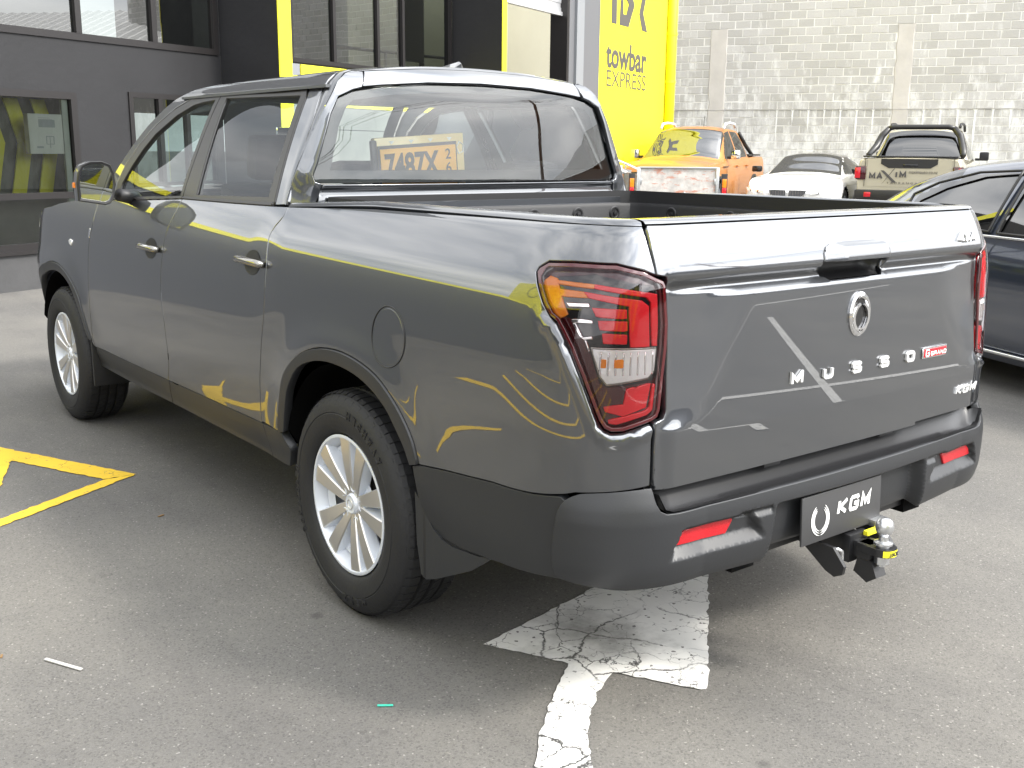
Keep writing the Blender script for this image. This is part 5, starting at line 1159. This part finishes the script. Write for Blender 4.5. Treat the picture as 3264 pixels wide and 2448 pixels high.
# ================= PARKED VEHICLES =================
def wheel2(par,s,y,R,x,W=.22):
    f=lambda a,b,h:(s*(x+h),y+a,R+b)
    w=empty('wheel',parent=par)
    MB().lathe([(R*.64,-.02),(R*.68,.0),(R*.85,.006),(R*.95,-.006),(R,-.03),(R,-W+.03),(R*.94,-W),(R*.6,-W)],40,f).build('tyre','rubber',w,True,40)
    B=MB().lathe([(R*.655,-.006),(R*.63,-.002),(R*.60,-.02),(R*.58,-.12)],32,f)
    B.build('rim','alloy2',w,True,40)
    B=MB()
    for k in range(5):
        a=2*math.pi*k/5+.3; ca,sa=math.cos(a),math.sin(a)
        B.add([f(r*ca-t*sa,r*sa+t*ca,h) for r,t,h in ((.03,-.03,-.02),(.03,.03,-.02),(R*.63,.035,-.012),(R*.63,-.035,-.012))],[(0,1,2,3)])
    B.lathe([(.06,-.03),(.05,-.012),(0,-.01)],16,f).build('spokes','alloy',w); MB().lathe([(0,-.10),(R*.6,-.10)],20,f).build('brake_disc','void',w)
def car(name,label,cat,x,y,az,secs,paint,wins,wsr,rgr,wb,R,arch=None,group=None,roofm=None,glassm='cglass',zoff=0,dy=.03,wx=.93):
    root=empty(name,(x,y,gz(x,y)+zoff),-math.radians(az),label,cat,group)
    A=np.array(secs,float); A=A[A[:,0].argsort()]; fs=[pch(A[:,0],A[:,k]) for k in range(1,6)]
    ys=np.arange(A[0,0],A[-1,0]+dy*.5,dy); nA,nB,nC=14,16,14
    def sec(yy):
        Wd,zs,zb,zt,wt=[float(f(yy)) for f in fs]; pts=[]
        zm=zs+(zb-zs)*.55
        ca=pch([zs,zs+.10,zm,zb-.10,zb],[Wd-.07,Wd-.015,Wd,Wd-.018,Wd-.055])
        for z in np.linspace(zs,zb,nA): pts.append((float(ca(z)),z))
        z1=max(zt-.06,zb+.004); wt=min(wt,Wd-.07)
        for t in np.linspace(0,1,nB)[1:]: pts.append((Wd-.055+(wt-(Wd-.055))*(t**1.15),zb+(z1-zb)*t))
        for t in np.linspace(0,1,nC)[1:]: pts.append((wt*(1-t),z1+(zt-z1)*(1-(1-t)**2.6)))
        return pts
    P=np.array([[(p_[0],yy,p_[1]) for p_ in sec(yy)] for yy in ys])      # (ny, np, 3)
    groups={'body':[], 'windscreen':[], 'rear_window':[], 'roof':[]}; wg=[[] for _ in wins]
    for i in range(len(ys)-1):
        for j in range(P.shape[1]-1):
            q=(P[i,j]+P[i+1,j]+P[i,j+1]+P[i+1,j+1])/4; yy,zz=q[1],q[2]; seg=0 if j<nA-1 else (1 if j<nA+nB-2 else 2); key='body'
            if seg==0 and any(abs(yy-c)<R*1.16+.02 and (yy-c)**2+(zz-R)**2<(R*1.16)**2 for c in wb): continue
            if seg>=1 and wsr and wsr[0]<yy<wsr[1] and j>nA+nB-5: key='windscreen'
            if seg>=1 and rgr and rgr[0]<yy<rgr[1] and j>nA+nB-5: key='rear_window'
            if roofm and seg>=1 and key=='body' and j>nA+nB-4 and zz>1.15: key='roof'
            if seg==1 and key=='body':
                for k,wp in enumerate(wins):
                    if inside(np.array(wp),np.array([[yy,zz]]))[0]: key=k
            (groups[key] if isinstance(key,str) else wg[key]).append((i,j))
    def emit(nm,cells,m,off=0,sides=(1,-1)):
        obs=[]
        if not cells: return obs
        for s in ([0] if sides is None else [sides]):
            used={};v=[];f=[]
            for sg in s:
                for i,j in cells:
                    q=[]
                    for a,b in ((i,j),(i+1,j),(i+1,j+1),(i,j+1)):
                        kk=(a,b,sg if abs(P[a,b,0])>1e-6 else 0)
                        if kk not in used: used[kk]=len(v); p_=P[a,b]; v.append((sg*p_[0],p_[1],p_[2]))
                        q.append(used[kk])
                    if len(set(q))<3: continue
                    f.append(tuple(q) if sg>0 else tuple(q[::-1]))
            obs.append(mk(nm,v,f,m,root,True,None,50))
        return obs
    emit('body',groups['body'],paint); emit('windscreen',groups['windscreen'],'wglass' if name!='parked_sedan' else glassm); emit('rear_window',groups['rear_window'],glassm)
    if roofm: emit('roof',groups['roof'],roofm)
    for g in wg:
        for sg in (1,-1): emit('side_window',g,glassm,0,(sg,))
    for i,nm in ((0,'rear_panel'),(len(ys)-1,'front_panel')):
        v=[(a[0],a[1],a[2]) for a in P[i]]+[(-a[0],a[1],a[2]) for a in P[i][::-1][1:]]; mk(nm,v,[tuple(range(len(v)))],paint,root,False)
    zb_=float(fs[2](0)); MB().box(-.78,.78,A[0,0]+.2,A[-1,0]-.25,.28,zb_-.18).build('inner_body','void',root)
    for c in wb:
        for s in (1,-1):
            wheel2(root,s,c,R,wx-.005); 
            rows=[[ (s*(wx+.0),c+R*1.15*math.cos(a),R+R*1.15*math.sin(a)),(s*(wx-.25),c+R*1.15*math.cos(a),R+R*1.15*math.sin(a))] for a in np.linspace(-.3,math.pi+.3,20)]
            MB().grid(np.array(rows),s<0).build('wheel_housing','void',root)
            if arch:
                rows=[[ (s*(wx+.03),c+r*R*math.cos(a),R+r*R*math.sin(a)) if r>1.14 else (s*(wx+.035),c+r*R*math.cos(a),R+r*R*math.sin(a)) for r in (1.12,1.24)]+[(s*(wx-.02),c+1.27*R*math.cos(a),R+1.27*R*math.sin(a))] for a in np.linspace(-.25,math.pi+.25,24)]
                MB().grid(np.array(rows),s>0).build('wheel_arch_trim',arch,root)
    # seats seen through glass
    return root
def surfmap(root,name,m,poly,fn,th=.008,par=None): 
    B=MB(); B.prism(poly,0,th,fn); return B.build(name,m,par or root,True,30)
M['orange']=mat('orange_metallic_paint',(.50,.20,.045),.40,.4,.5); M['whitecar']=mat('white_car_paint',(.80,.80,.79),.3,0,1); M['beige']=mat('beige_car_paint',(.47,.43,.32),.4,.15,1)
M['navy']=mat('dark_navy_paint',(.05,.062,.095),.28,.8,1)
M['navy'].node_tree.nodes['Principled BSDF'].inputs['Coat IOR'].default_value=2.1; M['cglass']=glass('car_window_glass',(.10,.12,.12),2.6); M['wglass']=glass('windscreen_glass',(.10,.12,.12),3.3); M['carbon']=mat('carbon_roof',(.05,.045,.045),.25,0,1)
ute=[(-2.70,.90,.45,1.20,1.24,.80),(-2.62,.93,.38,1.24,1.27,.83),(-1.12,.94,.32,1.22,1.26,.83),(-1.06,.94,.32,1.21,1.60,.68),(-.98,.94,.32,1.21,1.80,.64),(-.7,.94,.32,1.20,1.845,.64),(0,.94,.32,1.18,1.86,.64),(.45,.94,.32,1.17,1.80,.645),(.70,.94,.32,1.165,1.66,.68),(1.26,.94,.32,1.15,1.26,.76),(1.36,.94,.32,1.145,1.22,.77),(2.2,.94,.32,1.10,1.17,.76),(2.5,.92,.34,1.04,1.10,.72),(2.64,.88,.36,.90,.97,.66),(2.70,.80,.40,.80,.85,.6)]
wu=[[(1.02,1.20),(.55,1.60),(.36,1.73),(.02,1.745),(.02,1.215)],[(-.06,1.215),(-.06,1.745),(-.70,1.73),(-.90,1.60),(-.93,1.235)]]
def ute_common(r,mirrorm,paintm):
    for s in (1,-1):
        MB().bbox(*sorted((s*.96,s*1.14)),.86,.97,1.20,1.38,.03).build('door_mirror',mirrorm,r,True,40); MB().box(*sorted((s*.88,s*.98)),.88,.94,1.20,1.25).build('mirror_arm','black',r)
        MB().tube([(s*.66,.42,1.80),(s*.66,.30,1.90),(s*.655,-.1,1.93),(s*.655,-.55,1.915),(s*.65,-.66,1.85)],.028,8).build('roof_rail','alloy2' if paintm=='orange' else 'black',r,True)
        for y in (.22,-.72): MB().bbox(*sorted((s*.935,s*.975)),y-.09,y+.09,1.045,1.075,.008).build('door_handle',paintm,r,True,40)
        MB().bbox(*sorted((s*.86,s*1.0)),-.95,1.1,.34,.40,.02).build('side_step','black',r,True,40)
# orange ute, nose towards us
o=car('parked_ute','orange double cab ute with silver roof rails parked nose out beside the yellow wall','ute',14.45,12.62,242,ute,'orange',wu,(.44,1.27),(-1.135,-.99),(1.72,-1.50),.39,'black',zoff=.06)
ute_common(o,'chrome','orange')
for s in (1,-1):
    surfmap(o,'headlight','clear',[(s*.55,.98),(s*.90,1.03),(s*.92,.80),(s*.60,.84)][::s],lambda a,b,d:(a,2.60-.35*max(0,abs(a)-.75)-d*0+.06-.0*b,b),.02)
    B=MB(); B.prism([(s*.30,1.52+.0),(s*.62,1.55),(s*.55,1.75),(s*.33,1.73)][::s],0,.004,lambda a,b,d:(a,2.28-.0,b)) if False else None
MB().bbox(-.55,.55,2.66,2.74,.70,.95,.02).build('radiator_grille','black',o,True,40)
MB().bbox(-.86,.86,2.55,2.76,.40,.64,.04).build('front_bumper','black',o,True,40)
MB().bbox(.30,.46,1.012,1.02,1.27,1.36,.002,Matrix.Rotation(0,4,'X')).build('windscreen_sticker','white',o)
MB().tube([(-.1,-.15,1.86),(-.1,-.22,2.08)],.006,6).build('aerial','black',o)
for s in (1,-1):
    for a,b in ((-1.0,-1.45),(-1.45,-1.9)): pass
    MB().tube([(s*.66,-1.06,1.74),(s*.74,-1.35,1.50),(s*.82,-1.75,1.28)],.04,8).build('sports_bar','black',o,True)
MB().bbox(-.84,.84,-2.6,-1.35,1.262,1.30,.01).build('tub_cover','black',o,True,40)
for s in (1,-1): MB().bbox(*sorted((s*.915,s*.955)),1.02,1.42,1.045,1.06,.004).build('wing_vent','black',o,True,40)
MB().bbox(.947,.95,1.16,1.18,.72,1.0,.001).bbox(-.95,-.947,1.16,1.18,.72,1.0,.001).build('wing_badge','blackpaint',o)
# white coupe
cp=[(-2.32,.78,.3,.86,.98,.60),(-2.22,.87,.24,.92,1.08,.66),(-1.75,.90,.2,.94,1.14,.64),(-1.0,.91,.2,.93,1.30,.57),(-.3,.91,.2,.92,1.37,.55),(.22,.91,.2,.915,1.345,.56),(.60,.91,.2,.91,1.18,.62),(1.02,.91,.2,.905,.985,.70),(1.12,.91,.2,.90,.965,.70),(1.6,.905,.2,.87,.93,.68),(2.05,.87,.22,.80,.84,.62),(2.25,.80,.25,.70,.72,.56),(2.33,.70,.3,.60,.62,.5)]
wc_=[[(.86,.95),(.42,1.17),(.10,1.27),(-.30,1.29),(-.95,1.18),(-1.20,.99),(-.2,.95)]]
c=car('parked_coupe','white two door coupe with black roof parked between the orange and beige utes','car',16.15,10.85,245,cp,'whitecar',wc_,(.24,1.0),(-1.7,-.75),(1.40,-1.40),.335,None,zoff=.03,roofm='carbon',wx=.905)
for s in (1,-1):
    MB().bbox(*sorted((s*.93,s*1.13)),.62,.74,.97,1.09,.03).build('door_mirror','gloss_black',c,True,40)
    h=MB(); h.prism([(s*.44,.60),(s*.80,.635),(s*.84,.70),(s*.62,.665),(s*.44,.655)][::s],0,.02,lambda a,b,d:(a,2.40-.42*max(0,abs(a)-.40)-.35*(b-.6)+d,b)); h.build('headlight','clear',c)
    for x in (.55,.70): MB().lathe([(.0,.0),(.038,.0),(.042,-.004)],16,lambda a,b,h,x=x,s=s:(s*x+a,2.418-.42*max(0,x-.40)-.01+h,.632+(.008 if x>.6 else 0)+b)).build('headlight_ring','chrome',c,True)
    g=[(s*.03,.665),(s*.03,.545),(s*.10,.52),(s*.24,.53),(s*.33,.60),(s*.355,.66),(s*.26,.668)]
    k=MB(); k.prism(g[::s] if area2(np.array(g))>0 and s>0 else g,0,.02,lambda a,b,d:(a,2.385-.02*abs(a)-.2*(b-.6)+d,b)); k.build('kidney_grille','gloss_black',c)
    for q in range(6): MB().box(*sorted((s*(.06+.05*q),s*(.065+.05*q))),2.395,2.409,.55,.655).build('grille_bar','chromeH',c)
    MB().box(*sorted((s*.892,s*.905)),-1.1,1.35,.745,.75).build('side_crease','pillargrey',c)
MB().bbox(-.19,.17,2.395,2.41,.435,.505,.006).build('number_plate','white',c,True,40); text('plate_lettering','DDG257',.1,(-.01,2.412,.468),(-1,0,0),(0,0,1),'blackpaint',c,.001,(.30,.05),bold=.002)
MB().box(-.5,-.36,.30,.304,1.262,1.276).build('windscreen_sticker','white',c)
# beige ute, tail towards us
b=car('parked_ute','beige double cab ute seen from behind with black sports bar','ute',18.0,9.45,65,ute,'beige',wu,(.44,1.27),(-1.135,-.99),(1.72,-1.50),.39,'black',zoff=.05)
ute_common(b,'black','beige')
TGb=mk('tailgate',[(-.74,-2.705,.72),(.74,-2.705,.72),(.74,-2.715,1.235),(-.74,-2.715,1.235),(-.74,-2.69,.72),(.74,-2.69,.72),(.74,-2.69,1.235),(-.74,-2.69,1.235)],[(0,1,2,3),(3,2,6,7),(0,3,7,4),(1,5,6,2)],'beige',b,False)
B=MB(); B.prism([(-.50,1.236),(-.50,1.14),(-.36,1.065),(.38,1.065),(.50,1.14),(.50,1.236)][::-1],0,.006,lambda a,b_,d:(a,-2.716-d,b_)); B.build('tailgate_trim','satin_black',TGb)
MB().bbox(-.10,.16,-2.735,-2.722,1.10,1.135,.003).build('tailgate_handle','gloss_black',TGb,True,40)
blocktext('tailgate_lettering','MA',(-.575,-2.722,.915),(1,0,0),(0,0,1),.25,.125,.032,.004,'letter',TGb,.15); blocktext('tailgate_lettering','IM',(-.13,-2.722,.945),(1,0,0),(0,0,1),.19,.125,.032,.004,'letter',TGb,.3)
B=MB()
for q in ([(-.50,1.02),(-.44,1.02),(-.20,.80),(-.27,.80)],[(-.47,.76),(-.435,.80),(-.24,1.06),(-.215,1.10),(-.27,1.04)]): B=MB(); B.prism(q if area2(np.array(q))>0 else q[::-1],0,.004,lambda a,b_,d:(a,-2.720-d,b_)); B.build('letter_stroke','letter',TGb)
text('tailgate_lettering','maximauto.co.nz',.1,(.26,-2.722,.995),(1,0,0),(0,0,1),'letter',TGb,.003,(.50,.055)); text('tailgate_lettering','TAURANGA',.1,(-.10,-2.722,.79),(1,0,0),(0,0,1),'letter',TGb,.003,(.55,.035),spacing=1.6)
for s in (1,-1):
    MB().bbox(*sorted((s*.76,s*.955)),-2.73,-2.55,.84,1.10,.03).build('tail_light','lampdark',b,True,40); MB().bbox(*sorted((s*.86,s*.965)),-2.737,-2.56,.87,1.07,.01).build('tail_light_lens','red',b,True,40)
    MB().bbox(*sorted((s*.78,s*.785)),-2.72,-2.6,.72,1.24,.001).build('panel_gap','blackpaint',b)
    MB().tube([(s*.60,-1.3,1.82),(s*.72,-1.32,1.68),(s*.80,-1.45,1.46),(s*.86,-1.95,1.30)],[.055,.065,.07,.05],10).build('sports_bar_leg','satin_black',b,True)
MB().tube([(-.62,-1.3,1.815),(-.5,-1.3,1.845),(.5,-1.3,1.845),(.62,-1.3,1.815)],.05,10).build('sports_bar','satin_black',b,True)
MB().bbox(-.84,.84,-2.68,-1.2,1.262,1.29,.01).build('tub_cover','gloss_black',b,True,40)
MB().bbox(-.92,.92,-2.92,-2.62,.46,.66,.03).build('rear_bumper','satin_black',b,True,40)
for s in (1,-1): MB().bbox(*sorted((s*.62,s*.74)),-2.93,-2.915,.53,.62,.004).build('bumper_reflector','red',b,True,40)
# dark sedan on the right
sdn=[(-2.45,.80,.30,.88,.98,.58),(-2.38,.88,.25,.97,1.06,.66),(-1.95,.91,.2,.995,1.10,.68),(-1.72,.92,.19,1.0,1.125,.68),(-1.15,.92,.18,1.0,1.37,.60),(-.62,.92,.18,.99,1.49,.575),(0,.92,.18,.98,1.53,.57),(.5,.92,.18,.97,1.505,.57),(.9,.92,.18,.965,1.33,.62),(1.45,.92,.18,.955,1.03,.72),(1.55,.92,.18,.95,1.0,.72),(2.1,.90,.2,.88,.92,.66),(2.38,.84,.24,.76,.79,.58),(2.45,.76,.28,.66,.68,.5)]
ws=[[(1.15,1.01),(.80,1.23),(.45,1.39),(.02,1.42),(.02,1.015)],[(-.06,1.02),(-.06,1.42),(-.45,1.40),(-.80,1.32),(-1.0,1.23),(-1.0,1.035)],[(-1.05,1.04),(-1.05,1.20),(-1.38,1.06)]]
s_=car('parked_sedan','dark navy sedan with tinted windows parked at the right edge, close behind the pickup','car',5.08,.33,201,sdn,'navy',ws,(.52,1.44),(-1.7,-.66),(1.42,-1.42),.335,None,zoff=0,dy=.02,wx=.915)
for sg in (1,-1):
    for pl_ in ws[:2]:
        P_=densify(pl_,.04); 
        fw=lambda yy,zz:(sg*(.868+(.60-.868)*((max(0,zz-.985))/.47)**1.15+.012),yy,zz)
        MB().tube([fw(a,b_) for a,b_ in P_],.010,6,closed=True).build('window_trim','satin_black',s_,True)
    MB().tube([(sg*.872,y,.990+.0*y) for y in np.linspace(-1.45,1.25,12)],.011,6).build('belt_chrome','chrome',s_,True)
    MB().tube([(sg*.915,y,.245) for y in np.linspace(-1.0,1.0,8)],.014,6).build('sill_chrome','chrome',s_,True)
    for y in (-.42,.52): 
        MB().tube([(sg*.925,y-.10,.845),(sg*.950,y-.06,.85),(sg*.950,y+.06,.85),(sg*.925,y+.10,.845)],.013,8).build('door_handle','chromeH',s_,True)
        MB().lathe([(.0,-.004),(.05,-.002),(.056,.002)],20,lambda a,b_,h,y=y,sg=sg:(sg*(.917+h),y+a*1.4,.85+b_)).build('handle_cup','gloss_black',s_,True)
    for y in (-.02,-1.12,1.15): MB().bbox(*sorted((sg*.916,sg*.9225)),y-.003,y+.003,.28,.97,.001).build('door_gap','blackpaint',s_)
    MB().bbox(*sorted((sg*.95,sg*1.12)),1.02,1.12,.97,1.08,.03).build('door_mirror','navy',s_,True,40)
for x in (-.38,.38):
    MB().bbox(x-.22,x+.22,-.15,.0,.7,1.22,.04).build('seat_back','white',s_,True,40)
MB().bbox(-.6,.6,-1.0,-.85,.8,1.1,.04).build('seat_back','seat',s_,True,40)
rows=[[(.56*math.cos(a)*1.0,-.72-.06*math.sin(a),1.435+.012) for a in (0,)] for _ in range(1)]
MB().bbox(-.45,.45,-1.0,-.70,1.372,1.388,.006,Matrix.Translation((0,0,.0))).build('boot_spoiler','navy',s_,True,40)
# trailer with weathered plywood tailgate
m,n,l,b_=nodes('weathered_plywood'); P=posn(n)
mp=n.new('ShaderNodeMapping'); mp.inputs['Scale'].default_value=(1.2,1.2,4.5); l.new(P,mp.inputs[0])
c_=ramp(n,l,noise(n,l,P,9,6,.7),.35,(.36,.34,.32),.65,(.52,.50,.47)); c_=mixc(n,l,ramp(n,l,noise(n,l,mp.outputs[0],3.2,6,.7),.54,(0,0,0),.60,(1,1,1)),c_,(.42,.20,.14)); l.new(c_,b_.inputs['Base Color']); b_.inputs['Roughness'].default_value=.85; M['ply']=m
t=empty('box_trailer',(10.25,9.15,gz(10.2,9.2)),-math.radians(37.9),'small trailer with weathered pink stained plywood tailgate in front of the orange ute','trailer')
MB().bbox(-.61,.61,-.02,.0,.45,1.215,.003).build('tailgate_board','ply',t)
for s in (1,-1):
    MB().bbox(*sorted((s*.615,s*.665)),-.04,.03,.4,1.22,.004).build('corner_post','steel',t,True,40)
    MB().box(*sorted((s*.63,s*.65)),.03,2.3,.45,1.1).build('side_board','ply',t)
    MB().bbox(*sorted((s*.70,s*.80)),-.06,-.02,.70,1.12,.008).build('tail_light_frame','black',t,True,40)
    MB().bbox(*sorted((s*.715,s*.785)),-.072,-.06,.90,1.04,.004).build('turn_lens','amber',t,True,40); MB().bbox(*sorted((s*.715,s*.785)),-.072,-.06,.72,.895,.004).build('brake_lens','red',t,True,40)
    for z in (.62,.95): MB().bbox(*sorted((s*.585,s*.615)),-.045,-.02,z,z+.09,.004).build('hinge','steel',t,True,40)
    wheel2(t,s,1.15,.30,.84,.18)
MB().bbox(-.63,.63,-.045,-.02,1.20,1.225,.003).build('top_capping','steel',t,True,40)
MB().bbox(.10,.125,-.05,-.02,.55,.83,.003).build('latch','steel',t,True,40); MB().box(-.6,.6,.03,2.3,.45,.5).build('deck','ply',t)
t2=empty('ramp_trailer',(10.4,11.4,gz(10.4,11.4)),-math.radians(37.9),'white sided trailer with timber top board and sloping tube railing, left of the orange ute','trailer')
MB().box(-2.2,.55,.0,.03,.5,1.20).build('side_panel','white',t2); MB().box(-2.2,.02,-.03,.0,1.20,1.36).build('timber_board',mat('grey_timber',(.36,.32,.27),.8,0,0,.3,.2,30,.2,4),t2)
for x in (-.60,.0): MB().box(x-.035,x+.035,-.04,-.001,.5,1.22).build('post','blackpaint',t2)
MB().tube([(-2.2,-.06,1.47),(.02,-.06,1.47),(.62,-.06,1.22),(.95,-.06,1.08)],.018,8).build('railing','steel',t2,True)
MB().tube([(.02,-.06,1.32),(.62,-.06,1.07)],.03,8).build('railing','white',t2,True); MB().tube([(-2.2,-.06,1.37),(0,-.06,1.37)],.012,6).build('railing','steel',t2,True)
for x,z in ((-1.2,1.42),(-.6,1.42),(0,1.40),(.3,1.29),(.6,1.16)): MB().box(x-.01,x+.01,-.07,-.05,z-.07,z+.06).build('railing_post','steel',t2)
wheel2(t2,1,1.0,.30,.5,.18); wheel2(t2,-1,1.0,.30,2.1,.18)
